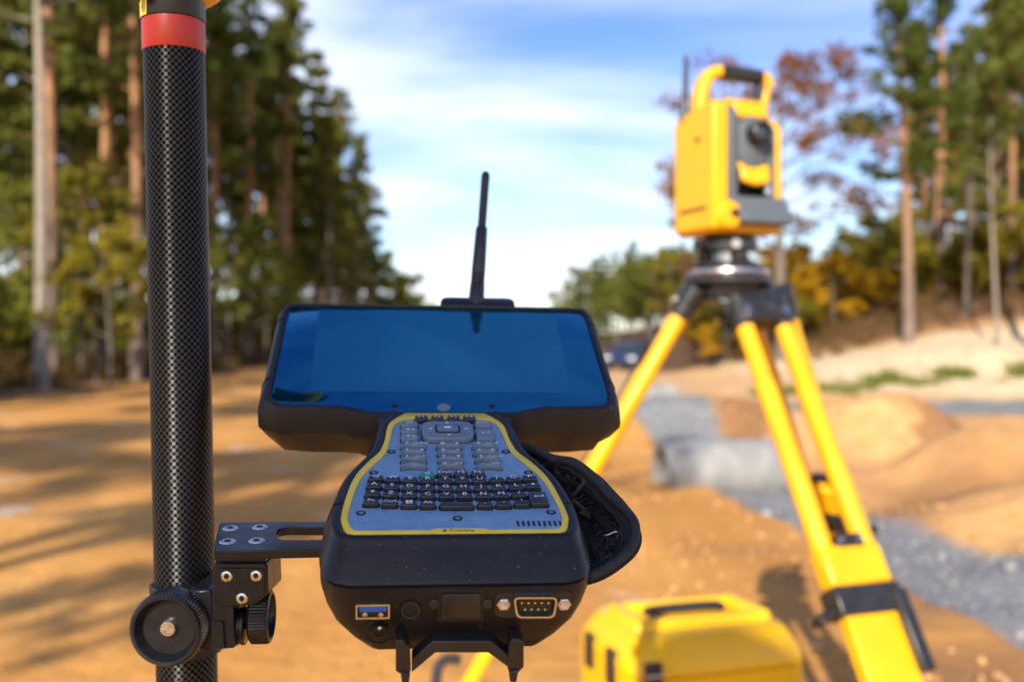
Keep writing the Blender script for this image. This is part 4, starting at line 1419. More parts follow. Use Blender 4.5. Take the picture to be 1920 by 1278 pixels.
# nine pin serial port
def dshape(x0, y0, x1, y1, sl, r, c):
    """D outline: the lower edge is shorter than the upper one"""
    base = [(x0, y0), (x1, y0), (x1 - sl, y1), (x0 + sl, y1)]
    out = []
    for i in range(4):
        p, a, b2 = Vector(base[i]), Vector(base[i - 1]), Vector(base[(i + 1) % 4])
        d1, d2 = (a - p).normalized() * r, (b2 - p).normalized() * r
        for k in range(4):
            t_ = k / 3
            out.append(tuple((p + d1) * (1 - t_) ** 2 + p * 2 * t_ * (1 - t_) + (p + d2) * t_ ** 2))
    return [FP.at(*FP.px(x, y), c * toward) for x, y in out]
obj('port_recess', loft([frect(926, 1106, 1076, 1156, 16, -0.0006), frect(926, 1106, 1076, 1156, 16, 0.0005), frect(930, 1109, 1072, 1153, 14, 0.0006)]), M['blackplastic'], ctl)
ser = fring('serial_port', dshape(961, 1111, 1044, 1150, 6, 10, 0), dshape(964.5, 1114, 1040.5, 1147, 6, 8, 0), M['steel'], ctl, -0.0005, 0.0034)
obj('insert', (dshape(964, 1113.5, 1041, 1147.5, 6, 8, 0.0010), [tuple(range(16))]), M['hole'], ser, flat=True)
obj('insert', (dshape(970, 1119, 1036, 1142, 5, 7, 0.0013), [tuple(range(16))]), M['blackplastic'], ser, flat=True)
for i in range(5):
    a, b_ = FP.px(977 + 12.4 * i, 1123); obj('contact_pin', lathe(FP.at(a, b_, 0.001 * toward), fn, [(0.00055, 0), (0.00055, 0.0020), (0.0002, 0.0024)], 8), M['gold'], ser)
for i in range(4):
    a, b_ = FP.px(983 + 12.4 * i, 1135); obj('contact_pin', lathe(FP.at(a, b_, 0.001 * toward), fn, [(0.00055, 0), (0.00055, 0.0020), (0.0002, 0.0024)], 8), M['gold'], ser)
for x in (944, 1057):
    a, b_ = FP.px(x, 1129)
    hx = lathe(FP.at(a, b_, 0), fn, [(0.0031, 0), (0.0031, 0.0018), (0.0026, 0.0021)], 6)
    o = obj('hex_post', hx, M['steel'], ctl, 20)
    obj('thread_hole', lathe(FP.at(a, b_, 0.0021 * toward), fn, [(0.0021, 0), (0.0019, 0.0004), (0.0011, 0.0003), (0.0007, 0.00005)], 16), M['screwhead'], o)
# foot bracket under the front face
def fbar(poly, c0, c1, name, parent, m=M['blackplastic'], bev=0.0006):
    return obj(name, prism(fpoly(poly, c0), fn * (c1 - c0)), m, parent, bevel=bev)
fb = fbar([(772, 1226), (812, 1191), (918, 1191), (957, 1222), (955, 1243), (914, 1213), (816, 1213), (772, 1250)], -0.004, 0.0040, 'foot_bracket', ctl)
fbar([(742, 1188), (757, 1188), (760, 1196), (768, 1200), (770, 1245), (764, 1258), (742, 1246)], -0.004, 0.0046, 'bracket_post', fb)
fbar([(751, 1244), (769, 1248), (766, 1269), (754, 1269)], 0.0, 0.0058, 'bracket_hook', fb)
fbar([(957, 1186), (971, 1186), (980, 1192), (980, 1238), (969, 1250), (950, 1244), (952, 1200)], -0.004, 0.0046, 'bracket_post', fb)
fbar([(952, 1244), (970, 1240), (966, 1264), (954, 1263)], 0.0, 0.0058, 'bracket_hook', fb)

# hand strap --------------------------------------------------------------
hem = smooth_line([P(*p) for p in ((972, 838, .56), (1005, 846, .548), (1036, 860, .532), (1054, 864, .525), (1080, 869, .515), (1112, 892, .505), (1148, 930, .495), (1182, 964, .485), (1195, 990, .475),
                                   (1189, 1025, .465), (1160, 1054, .458), (1128, 1074, .452), (1100, 1084, .450))], 4)
inn = smooth_line([P(*p) for p in ((968, 845, .565), (990, 858, .553), (1010, 874, .54), (1022, 895, .535), (1035, 915, .53), (1050, 935, .525), (1062, 955, .52), (1072, 975, .515), (1080, 1000, .505),
                                   (1084, 1030, .495), (1086, 1052, .485), (1088, 1068, .475), (1090, 1080, .462))], 4)
strap = None
V, F = [], []
nw = 14
rs = random.Random(3)
for i, (h_, k_) in enumerate(zip(hem, inn)):
    for j in range(nw):
        t_ = j / (nw - 1)
        p = h_ * (1 - t_) + k_ * t_
        bul = math.sin(math.pi * t_) * 0.004
        wob = 0.0042 * math.sin(i * 0.55 + 1.1 * j) + 0.0030 * math.sin(i * 0.37 - j * 0.9) + rs.uniform(-.0007, .0007)
        V.append(p + Vector((0.2, 1, -0.25)).normalized() * (bul + wob * min(1, 4 * t_)))
for i in range(len(hem) - 1):
    for j in range(nw - 1):
        F.append((i * nw + j, i * nw + j + 1, (i + 1) * nw + j + 1, (i + 1) * nw + j))
strap = obj('hand_strap', (V, F), M['fuzz'], ctl, 180)
md = strap.modifiers.new('thickness', 'SOLIDIFY'); md.thickness = 0.003; md.offset = 1
# ribbed hem
nr = 150
rad = []
fine = smooth_line(hem, 4)
pts = fine
rad = [0.0023 * (1 + (0.10 if i % 2 else -0.04)) for i in range(len(pts))]
obj('hem', tube([p + Vector((-0.001, 0, 0.0005)) for p in pts], rad, 10), M['strap'], strap, 60)
band = []
for i, (h_, k_) in enumerate(zip(hem, inn)):
    band.append([h_ * (1 - t_) + k_ * t_ + Vector((-0.1, -1, 0.2)).normalized() * (0.0028 - 0.012 * t_) + Vector((0, 0, 0.0005 * math.sin(i * 2.1))) for t_ in (0.02, 0.1, 0.18, 0.24)])
obj('binding', loft(band[4:-3], False, False, closed=False), M['strap'], strap, 60)
obj('seam', tube([r_[3] + Vector((0, -0.0006, 0)) for r_ in band[4:-3]], 0.0009, 6), M['strap'], strap)
def sline(pts, r, name, m, sub=5): return obj(name, tube(smooth_line([P(*p) for p in pts], sub), r, 6), m, strap)
sline(((1072, 928, .50), (1083, 920, .499), (1092, 908, .498), (1095, 900, .5)), 0.0009, 'fold', M['strap'])
sline(((1074, 936, .49), (1090, 950, .49), (1104, 964, .492)), 0.0010, 'fold', M['strap'])
sline(((1088, 960, .485), (1098, 964, .485), (1106, 970, .487)), 0.0007, 'fold', M['strap'])
sline(((1135, 1003, .468), (1142, 1001, .467), (1150, 997, .467), (1157, 996, .467)), 0.00022, 'loose_thread', M['print'])
# lumps of hook and loop pile inside the strap
V2, F2 = [], []
for q_ in range(900):
    i = rs.randrange(3, len(hem) - 3); t_ = rs.uniform(0.28, 0.98)
    p = hem[i] * (1 - t_) + inn[i] * t_ + Vector((-0.1, -1, 0.15)).normalized() * rs.uniform(-0.007, -0.0015)
    d1 = Vector((rs.gauss(0, 1), rs.gauss(0, 1), rs.gauss(0, 1))).normalized() * rs.uniform(0.001, 0.0028)
    d2 = Vector((rs.gauss(0, 1), rs.gauss(0, 1), rs.gauss(0, 1))).normalized() * 0.00035
    n0 = len(V2); V2 += [p - d1 - d2, p - d1 + d2, p + d1 + d2, p + d1 - d2]; F2.append((n0, n0 + 1, n0 + 2, n0 + 3))
M['pile'] = mat('hook and loop pile', (0.055, 0.055, 0.06), 0.8)
o = obj('pile', (V2, F2), M['pile'], strap, flat=True); o['kind'] = 'stuff'
# ------------------------------------------------------------------ survey pole
PD = 0.60
pt_top, pt_bot = P(325.5, 60, PD), P(351.5, 1300, PD)
pax = (pt_top - pt_bot).normalized()


def pole_at(py):
    t_ = (py - 60) / 1240.0
    return pt_top * (1 - t_) + pt_bot * t_


PR = 55.3 / FPX * PD
foot_z = H(pt_bot.x, pt_bot.y)
s_foot = (pt_bot.z - foot_z) / pax.z
pole_foot = pt_bot - pax * s_foot
pole = thing('survey_pole', 'black carbon fibre surveying pole with red tape ring near its top', 'survey pole', tuple(pole_foot))


def pole_tube(name, p, q, r, m, n=40, cells=58, pitch=0.0020):
    """tube with a cylindrical UV so that the weave can follow the fibre"""
    p, q = Vector(p), Vector(q)
    x, y, a = frame_of(q - p)
    Ln_ = (q - p).length
    me = bpy.data.meshes.new(name)
    off = wpos(pole)
    vs = []
    for h_ in (0, Ln_):
        for i in range(n):
            w = 2 * math.pi * i / n
            vs.append(tuple(p + a * h_ + (x * math.cos(w) + y * math.sin(w)) * r - off))
    fs = [(i, (i + 1) % n, n + (i + 1) % n, n + i) for i in range(n)]
    me.from_pydata(vs, [], fs)
    ul = me.uv_layers.new(name='UVMap')
    for fi, f in enumerate(fs):
        for k, li in enumerate(me.polygons[fi].loop_indices):
            uu = (fi + (1 if k in (1, 2) else 0)) / n * cells
            ul.data[li].uv = (uu, 0 if k < 2 else Ln_ / pitch)
    me.polygons.foreach_set('use_smooth', [True] * n)
    me.materials.append(m)
    o = bpy.data.objects.new(name, me); COL.objects.link(o); o.parent = pole
    return o


pole_tube('pole_tube', pole_foot + pax * 0.06, pole_at(-420), PR, M['carbon'])
obj('pole_point', lathe(pole_foot - pax * 0.015, pax, [(0.0005, 0), (0.005, 0.03), (0.012, 0.045), (PR * 1.06, 0.06), (PR * 1.06, 0.12), (PR, 0.121)], 24), M['steel'], pole)
obj('red_tape', lathe(pole_at(101), pax, [(PR + 0.0004, 0), (PR + 0.0005, 0.0002), (PR + 0.0005, 57 / FPX * PD)], 40, False, False), M['redtape'], pole)
# upper sleeve with its yellow sticker, hook and yellow rim
obj('upper_sleeve', lathe(pole_at(42), pax, [(PR + 0.0006, 0), (PR + 0.0008, 0.0004), (PR + 0.0008, 0.16), (PR, 0.161)], 40, False, False), M['blackplastic'], pole)
st = []
for r_i in (0, 1):
    row_ = []
    for k in range(7):
        w = R(199 + k * 6.2)
        xd = Vector((1, 0, 0)); yd = Vector((0, 1, 0))
        row_.append(pole_at(44) + pax * (0.0115 * r_i + 0.0005) + (xd * math.cos(w) + yd * math.sin(w)) * (PR + 0.0011))
    st.append(row_)
obj('sticker', loft(st, False, False, closed=False), M['yellowlabel'], pole)
obj('sticker_mark', tube([st[0][3] * 0.6 + st[1][3] * 0.4 + Vector((0, -0.0002, 0)), st[0][4] * 0.1 + st[1][4] * 0.9 + Vector((0, -0.0002, 0))], 0.00015, 4), M['blackprint'], pole)
hk = pole_at(8) + Vector((-0.0085, -PR - 0.003, 0))
obj('release_button', lathe(hk + Vector((0, 0, -0.004)), (0.05, -0.1, 1), [(0.001, 0), (0.0025, 0.0005), (0.0032, 0.003), (0.0032, 0.008), (0.0045, 0.0085), (0.0045, 0.02)], 18), M['steel'], pole)
obj('button_guard', box(hk + Vector((0.0055, 0.001, 0.008)), (0.0016, 0, 0), (0, 0.003, 0), (0, 0, 0.008)), M['black'], pole, bevel=0.0006)
obj('button_guard', box(hk + Vector((-0.0062, 0.001, 0.006)), (0.0016, 0, 0), (0, 0.003, 0), (0, 0, 0.011)), M['black'], pole, bevel=0.0006)
obj('yellow_collar', lathe(pole_at(6), pax, [(PR + 0.001, 0), (0.024, 0.0025), (0.0285, 0.006), (0.0285, 0.02), (0.022, 0.024)], 36, False, False), M['yellow'], pole)

# ------------------------------------------------------------------ clamp and bracket holding the controller
brk = thing('pole_bracket', 'black metal clamp bracket with knurled knobs joining the pole and the controller', 'bracket', tuple(pole_at(1160)))
PLT = Plane(P(398, 1033, 0.497), U, (-math.sin(yaw) * math.cos(R(8)), math.cos(yaw) * math.cos(R(8)), math.sin(R(8))))
outer_px = [(640, 977), (540, 977.4), (470, 978), (417, 978.5), (412, 980), (405, 1005), (399, 1029), (400, 1032.5), (404, 1033.5), (470, 1031.5), (540, 1030), (640, 1028)]
slot_px = [(640, 988.5), (560, 987.5), (540, 987.5), (528, 989.5), (521, 993), (517.5, 998), (517, 1001), (519, 1005.5), (526, 1009.5), (538, 1011.5), (560, 1011.5), (640, 1009.5)]
rings = []
for (ox, oy), (ix, iy) in zip(outer_px, slot_px):
    po, pi_ = PLT.at(*PLT.px(ox, oy), 0), PLT.at(*PLT.px(ix, iy), 0)
    rings.append([po, pi_, pi_ - PLT.n * 0.0046, po - PLT.n * 0.0046])
plate = obj('slotted_plate', loft(rings), M['black'], brk, bevel=0.0005)


def hexscrew(name, c, ax_, r, parent, m='screwhead'):
    o = obj(name, lathe(c, ax_, [(r * 1.1, 0), (r, 0.0004), (r * 0.94, 0.0006), (r * 0.45, 0.0005)], 24, False, False), M[m], parent, 60)
    obj('hex_socket', lathe(Vector(c) + Vector(ax_).normalized() * 0.0006, ax_, [(r * 0.5, 0.00005), (r * 0.36, 0.0001)], 6), M['hole'], o, flat=True)
    return o


for x, y in ((432, 990), (487, 988), (427, 1015), (481, 1013.5)):
    hexscrew('plate_screw', PLT.at(*PLT.px(x, y), 0), PLT.n, 14.0 / FPX * 0.505, plate)
D0 = 0.507


def px_prism(poly, d0, dep, sx=1.0):
    a_ = [P(x, y, d0) for x, y in poly]
    return prism(a_, Vector((0.0, dep, 0)))


obj('neck_spacer', px_prism([(404, 1043), (498, 1043), (498, 1058), (404, 1058)], D0 + 0.003, 0.024), M['black'], brk)
blk = obj('hinge_block', px_prism([(398, 1060), (403, 1054), (496, 1054), (501, 1060), (503, 1112), (478, 1134), (440, 1136), (398, 1136)], D0, 0.030), M['black'], brk, bevel=0.0009)
fpl = [(409, 1068), (414, 1064), (490, 1064), (496, 1070), (496, 1112), (475, 1129), (430, 1129), (409, 1112)]
fp_ = obj('face_plate', px_prism(fpl, D0 - 0.0008, 0.0016), M['black'], blk, bevel=0.0004)
for x, y in ((425, 1079.5), (480, 1078.5), (453.5, 1121)):
    hexscrew('plate_screw', P(x, y, D0 - 0.0009), (0, -1, 0), 10.4 / FPX * D0, blk, 'steel')
obj('stem', px_prism([(401, 1130), (437, 1132), (440, 1214), (419, 1216), (397, 1215)], D0 + 0.002, 0.024), M['black'], brk, bevel=0.0008)
obj('stem_lip', px_prism([(398, 1165), (417, 1165), (420, 1216), (398, 1215)], D0 - 0.0005, 0.003), M['black'], brk, bevel=0.0005)
kx = Vector((1, 0.06, 0.0))
obj('friction_disc', lathe(P(438, 1172, D0 + 0.014), kx, [(0.0092, 0), (0.0100, 0.0006), (0.0100, 0.0028), (0.0094, 0.0033), (0.0094, 0.0042), (0.0100, 0.0047), (0.0100, 0.0062), (0.0092, 0.0068)], 40), M['black'], brk)
obj('spindle', cyl(P(458, 1160, D0 + 0.016), P(476, 1158, D0 + 0.016), 0.0050), M['black'], brk)
kn = lathe(P(468, 1155, D0 + 0.016), kx, [(0.0085, 0), (0.0125, 0.0008), (0.0137, 0.002), (0.0137, 0.0098), (0.0130, 0.0112), (0.0118, 0.0118), (0.0112, 0.0108), (0.0108, 0.007), (0.002, 0.0068)], 110, knurl=0.0126)
obj('hinge_knob', kn, M['black'], brk, 30)
# clamp body round the pole
obj('clamp_collar', lathe(pole_at(1222), pax, [(PR + 0.0003, 0), (PR + 0.0032, 0.0006), (PR + 0.0032, 0.0245), (PR + 0.0018, 0.0250), (PR + 0.0018, 0.0375), (PR + 0.0028, 0.0380), (PR + 0.0028, 0.0416), (PR + 0.0022, 0.0424), (PR + 0.0004, 0.0426)], 48, False, False), M['black'], brk, 40)
obj('clamp_block', px_prism([(352, 1105), (392, 1103), (400, 1110), (402, 1218), (376, 1221), (350, 1215)], 0.548, 0.05), M['black'], brk, bevel=0.0015)
obj('clamp_block', px_prism([(296, 1108), (380, 1108), (380, 1214), (300, 1212)], 0.566, 0.02), M['black'], brk, bevel=0.0015)
kc = P(309.5, 1182, 0.536)
ka = Vector((-0.02, -1, -0.03))
kk = 1 / FPX * 0.536
prof = [(58 * kk, -0.016), (66 * kk, -0.0155), (69.5 * kk, -0.014), (69.5 * kk, -0.003), (67.5 * kk, -0.0006), (64 * kk, 0.0006), (59 * kk, 0.0004), (55 * kk, -0.0018), (52 * kk, -0.0055), (50 * kk, -0.0062), (18 * kk, -0.0066), (16.5 * kk, -0.0066)]
kb = obj('clamp_knob', lathe(kc, ka, prof, 140, True, True, knurl=66.6 * kk), M['black'], brk, 30)
obj('knob_pin', lathe(kc + ka.normalized() * -0.0068, ka, [(15.5 * kk, 0), (15.5 * kk, 0.0028), (14 * kk, 0.0034), (7 * kk, 0.0034), (6.5 * kk, 0.0031), (2 * kk, 0.0031)], 30), M['steel'], kb, 30)
obj('knob_spindle', lathe(kc + ka.normalized() * -0.022, ka, [(0.006, 0), (0.006, 0.01)], 20), M['black'], brk)

# ------------------------------------------------------------------ tripod
TD = 2.12
head_c = P(1366, 523, TD)
tri_o = thing('tripod', 'yellow surveying tripod with twin bar legs and black clamps standing on orange sand', 'tripod', (head_c.x, head_c.y, H(head_c.x, head_c.y)))
kt = 1 / FPX * TD
obj('head_plate', lathe(head_c + Vector((0, 0, -0.012)), (0, 0, 1), [(80 * kt, 0), (82 * kt, 0.003), (82 * kt, 0.012), (79 * kt, 0.016), (60 * kt, 0.0175)], 48), M['tripodblack'], tri_o)
obj('head_top', lathe(head_c + Vector((0, 0, 0.0052)), (0, 0, 1), [(74 * kt, 0), (76 * kt, 0.006), (74 * kt, 0.013), (40 * kt, 0.015)], 48), M['steel'], tri_o)
obj('head_hub', lathe(head_c + Vector((0, 0, -0.052)), (0, 0, 1), [(40 * kt, 0), (56 * kt, 0.006), (62 * kt, 0.02), (66 * kt, 0.041)], 36), M['tripodblack'], tri_o)
obj('centre_screw', lathe(head_c + Vector((0, 0, -0.13)), (0, 0, 1), [(0.012, 0), (0.012, 0.03), (0.02, 0.031), (0.02, 0.05), (0.009, 0.051), (0.009, 0.09)], 24), M['tripodblack'], tri_o)


def leg(hinge, through, name_lab=None):
    """hinge point on the head, a point the leg runs through; the foot is where it meets the ground"""
    hinge, through = Vector(hinge), Vector(through)
    d = (through - hinge).normalized()
    s = 0.5
    for _ in range(30):
        q = hinge + d * s
        s += (q.z - H(q.x, q.y)) * 0.7
    Lg = s
    rad_out = Vector((d.x, d.y, 0)).normalized()
    side = Vector((-rad_out.y, rad_out.x, 0))
    nrm = side.cross(d).normalized()
    if nrm.dot(rad_out) < 0: nrm = -nrm
    lg = bpy.data.objects.new('leg', None); COL.objects.link(lg); lg.parent = tri_o
    lg.location = hinge - tri_o.location
    at = lambda t_, a=0.0, b_=0.0: hinge + d * (Lg * t_) + side * a + nrm * b_
    W = 0.046
    # knuckle at the head
    obj('knuckle', box(at(0.0), side * 0.052, nrm * 0.026, d * 0.0 + d * 0.030), M['tripodblack'], lg, bevel=0.008)
    for sgn in (-1, 1):
        obj('socket', cyl(at(-0.022, sgn * W), at(0.026, sgn * W), 0.025, 20, 0.0225), M['tripodblack'], lg)
        b_ = obj('bolt', cyl(at(0.006, sgn * W, 0.018), at(0.006, sgn * W, 0.029), 0.009, 16), M['steel'], lg)
        # twin bars, each stepping out a little below its first part
        prof_ = [(0.0185, 0), (0.0185, Lg * 0.095), (0.0205, Lg * 0.10), (0.0205, Lg * 0.36)]
        obj('bar', lathe(at(0.018, sgn * W), d, prof_, 20), M['yellowpaint'], lg)
    obj('cross_rail', prism([at(0.352, -0.065, -0.022), at(0.352, 0.065, -0.022), at(0.352, 0.065, 0.022), at(0.352, -0.065, 0.022)], d * Lg * 0.052), M['yellowpaint'], lg, bevel=0.008)
    cl = obj('stop_plate', prism([at(0.340, -0.028, 0.006), at(0.340, 0.028, 0.006), at(0.340, 0.028, 0.026), at(0.340, -0.028, 0.026)], d * Lg * 0.016), M['tripodblack'], lg, bevel=0.002)
    for sgn in (-1, 1):
        obj('stop_screw', cyl(at(0.348, sgn * 0.019, 0.024), at(0.348, sgn * 0.019, 0.0285), 0.005, 14), M['steel'], cl)
    # inner sliding board seen between the bars, and the lower leg
    obj('lower_leg', prism([at(0.410, -0.055, -0.016), at(0.410, 0.055, -0.016), at(0.410, 0.055, 0.016), at(0.410, -0.055, 0.016)], d * Lg * 0.525), M['yellowpaint'], lg, bevel=0.006)
    # black clamp band and its lever
    bd = obj('clamp_band', prism([at(0.404, -0.069, -0.026), at(0.404, 0.069, -0.026), at(0.404, 0.069, 0.026), at(0.404, -0.069, 0.026)], d * Lg * 0.036), M['tripodblack'], lg, bevel=0.004)
    obj('clamp_lever', prism([at(0.415, 0.044, 0.022), at(0.415, 0.071, 0.022), at(0.415, 0.071, 0.038), at(0.415, 0.044, 0.038)], d * Lg * 0.10), M['tripodblack'], bd, bevel=0.004)
    obj('clamp_screw', cyl(at(0.430, -0.068), at(0.438, -0.098), 0.010, 14), M['tripodblack'], bd)
    obj('wing_nut', box(at(0.440, -0.102), side * 0.006, nrm * 0.018, d * 0.008), M['tripodblack'], bd, bevel=0.003)
    obj('foot_shoe', prism([at(0.925, -0.05, -0.02), at(0.925, 0.05, -0.02), at(0.925, 0.05, 0.02), at(0.925, -0.05, 0.02)], d * Lg * 0.03), M['tripodblack'], lg, bevel=0.004)
    obj('foot_spike', lathe(at(0.953), d, [(0.022, 0), (0.018, Lg * 0.02), (0.003, Lg * 0.055)], 14), M['steel'], lg)
    return lg, at, Lg, d, side, nrm


near_h = P(1424, 586, 2.06)
leg_n = leg(near_h, P(1664, 1256, 1.70))
left_h = P(1288, 566, 2.12)
leg_l = leg(left_h, P(1000, 1068, 2.16))
back_h = P(1436, 566, 2.24)
leg_b = leg(back_h, P(1556, 960, 2.46))
# black casting under the head between the leg hinges
obj('head_casting', loft([[P(1335, 520, TD - 0.03), P(1444, 524, TD - 0.03), P(1444, 524, TD + 0.1), P(1335, 520, TD + 0.1)],
                          [P(1345, 560, TD - 0.08), P(1452, 566, TD - 0.08), P(1458, 566, TD + 0.12), P(1345, 560, TD + 0.12)],
                          [P(1362, 592, TD - 0.08), P(1474, 600, TD - 0.08), P(1480, 600, TD + 0.10), P(1372, 592, TD + 0.10)]]), M['tripodblack'], tri_o, bevel=0.006)
obj('head_arm', loft([[P(1318, 524, TD - 0.02), P(1350, 524, TD - 0.02), P(1350, 524, TD + 0.06), P(1318, 524, TD + 0.06)],
                      [P(1272, 574, TD - 0.03), P(1302, 584, TD - 0.03), P(1302, 584, TD + 0.04), P(1272, 574, TD + 0.04)]]), M['tripodblack'], tri_o, bevel=0.006)
# carrying strap hanging along the left leg and its loop near the clamp
lg, at, Lg, d, side, nrm = leg_l
out = -Vector((1, 0, 0)) * 0.03
cs = [at(0.0) + out * 0.4, at(0.05) + out * 1.2, at(0.12) + out, at(0.22) + out * 0.9, at(0.31) + out * 0.7]
rb = []
for p in smooth_line(cs, 5):
    rb.append([p + Vector((0, -0.016, 0)), p + Vector((0, 0.016, 0)), p + Vector((-0.003, 0.016, -0.001)), p + Vector((-0.003, -0.016, -0.001))])
obj('carry_strap', loft(rb), M['strap'], tri_o, 60)
lp = [P(862, 1236, 2.08), P(838, 1234, 2.07), P(822, 1250, 2.06), P(818, 1290, 2.05), P(830, 1330, 2.06), P(856, 1345, 2.08)]
obj('strap_loop', tube(smooth_line(lp, 5), 0.011, 8), M['strap'], tri_o)

# ------------------------------------------------------------------ total station
ys = R(21)
fx_ = Vector((math.cos(ys), math.sin(ys), 0)); fy2 = Vector((-math.sin(ys), math.cos(ys), 0)); up = Vector((0, 0, 1))
base_z = P(1366, 438, TD).z
ts_c = Vector((head_c.x, head_c.y, base_z))
ts = thing('total_station', 'yellow and grey robotic surveying instrument with carry handle mounted on the tripod', 'total station', tuple(Vector((head_c.x, head_c.y, head_c.z + 0.02))))
tp = lambda x, y, z: ts_c + fx_ * x + fy2 * y + up * z


def tbox(name, x0, x1, y0, y1, z0, z1, m, bev=0.006, parent=None, seg=3):
    return obj(name, box(tp((x0 + x1) / 2, (y0 + y1) / 2, (z0 + z1) / 2), fx_ * ((x1 - x0) / 2), fy2 * ((y1 - y0) / 2), up * ((z1 - z0) / 2)), M[m], parent or ts, bevel=bev, seg=seg)


def tprism_x(name, poly_yz, x0, x1, m, bev=0.005, parent=None):
    return obj(name, prism([tp(x0, y, z) for y, z in poly_yz], fx_ * (x1 - x0)), M[m], parent or ts, bevel=bev, seg=3)


TW, TDp = 0.088, 0.078
# left and right side covers (the two uprights of the alidade)
lc = tprism_x('side_cover', [(-0.078, 0.0), (0.078, 0.0), (0.080, 0.228), (0.068, 0.250), (-0.068, 0.264), (-0.080, 0.254)], -TW, -0.050, 'yellow', 0.010)
obj('cover_slit', box(tp(-TW - 0.0006, 0.0, 0.045), fx_ * 0.0012, fy2 * 0.052, up * 0.003), M['hole'], lc)
obj('cover_bulge', lathe(tp(-0.052, -0.078, 0.028), -fy2, [(0.030, -0.02), (0.030, 0.004), (0.025, 0.011), (0.012, 0.013)], 28), M['yellow'], lc)
obj('drive_knob', lathe(tp(-0.046, -0.090, 0.032), -fy2, [(0.008, 0), (0.008, 0.006), (0.006, 0.008)], 18), M['hole'], lc)
obj('side_button', lathe(tp(-TW - 0.0005, -0.02, 0.19), -fx_, [(0.006, 0), (0.006, 0.003), (0.004, 0.004)], 16), M['tripodblack'], lc)
tprism_x('side_cover', [(-0.070, 0.012), (0.078, 0.012), (0.080, 0.19), (0.060, 0.236), (-0.045, 0.240), (-0.072, 0.215)], 0.064, TW, 'yellow', 0.009)
tprism_x('inner_cheek', [(-0.082, 0.055), (0.07, 0.055), (0.07, 0.25), (-0.066, 0.258), (-0.084, 0.235)], -0.053, -0.031, 'gunmetal', 0.004)
tprism_x('inner_cheek', [(-0.074, 0.055), (0.07, 0.055), (0.07, 0.225), (-0.060, 0.230), (-0.076, 0.21)], 0.048, 0.066, 'gunmetal', 0.004)
tbox('base_housing', -TW + 0.006, TW - 0.004, -0.070, 0.074, -0.006, 0.030, 'yellow', 0.008)
# sloping grey keypad wedge in front
wd_ = tprism_x('control_panel', [(-0.070, 0.010), (-0.101, 0.012), (-0.103, 0.020), (-0.080, 0.068), (-0.066, 0.070)], -0.034, TW + 0.001, 'gunmetal', 0.003)
tbox('rear_housing', -0.052, 0.066, 0.02, 0.078, 0.03, 0.10, 'gunmetal', 0.006)
# telescope between the uprights
tel = tprism_x('telescope', [(-0.068, 0.105), (-0.052, 0.092), (0.05, 0.092), (0.062, 0.11), (0.062, 0.22), (0.04, 0.25), (-0.04, 0.25), (-0.066, 0.235)], -0.030, 0.047, 'gunmetal', 0.008)
tprism_x('telescope_hood', [(-0.074, 0.236), (-0.070, 0.228), (0.05, 0.228), (0.056, 0.25), (0.03, 0.274), (-0.04, 0.278), (-0.070, 0.262)], -0.034, 0.051, 'yellow', 0.007, tel)
obj('telescope_face', loft([[tp(0.0085 + a, -0.066, 0.180 + b_) for a, b_ in rrect(0.070, 0.108, 0.030, 6)], [tp(0.0085 + a, -0.078, 0.180 + b_) for a, b_ in rrect(0.068, 0.106, 0.029, 6)],
                            [tp(0.0085 + a, -0.080, 0.180 + b_) for a, b_ in rrect(0.062, 0.100, 0.026, 6)]]), M['gunmetal'], tel, 40)
le = obj('lens_barrel', lathe(tp(0.012, -0.078, 0.196), -fy2, [(0.024, 0), (0.0235, 0.012), (0.022, 0.03), (0.019, 0.032), (0.017, 0.024)], 32, True, False), M['tripodblack'], tel)
obj('lens', lathe(tp(0.012, -0.078, 0.196), -fy2, [(0.0175, 0.022), (0.012, 0.026), (0.004, 0.0275)], 24), M['carglass'], tel)
ch = loft([[tp(x, -0.066 - 0.020 * math.sin(R(a)) * 1.0, 0.128 - 0.034 * (1 - math.cos(R(a))) + (0.010 * ((x - 0.0085) / 0.036) ** 2)) for a in range(0, 100, 12)] for x in (-0.026, -0.015, 0.0, 0.0085, 0.018, 0.032, 0.043)], False, False, closed=False)
o = obj('telescope_chin', ch, M['yellow'], tel, 80)
md = o.modifiers.new('thickness', 'SOLIDIFY'); md.thickness = 0.010; md.offset = 0
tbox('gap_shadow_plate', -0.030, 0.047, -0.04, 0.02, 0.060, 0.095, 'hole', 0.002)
obj('level_window', box(tp(0.046, -0.075, 0.092), fx_ * 0.006, fy2 * 0.002, up * 0.016), M['screwhead'], ts, bevel=0.002)
# handle
hpts = [tp(-0.072, 0.0, 0.245), tp(-0.070, 0.0, 0.285), tp(-0.058, 0.0, 0.322), tp(-0.040, 0.0, 0.337), tp(-0.020, 0.0, 0.340)]
def bar_sweep(pts, wx, wy, name, m, parent):
    rings = []
    pts = smooth_line(pts, 4)
    for i, p in enumerate(pts):
        dd = (pts[min(i + 1, len(pts) - 1)] - pts[max(i - 1, 0)]).normalized()
        sd = dd.cross(fy2).normalized()
        rings.append([p + sd * a + fy2 * b_ for a, b_ in rrect(wx, wy, min(wx, wy) * 0.35, 3)])
    return obj(name, loft(rings), M[m], parent, 50)
hd = bar_sweep(hpts, 0.026, 0.040, 'handle', 'yellow', ts)
bar_sweep([tp(-0.026, 0, 0.340), tp(0.02, 0, 0.340), tp(0.076, 0, 0.338)], 0.028, 0.042, 'grip', 'tripodblack', hd)
bar_sweep([tp(0.074, 0, 0.338), tp(0.088, 0, 0.334), tp(0.096, 0, 0.318)], 0.027, 0.040, 'handle_end', 'yellow', hd)
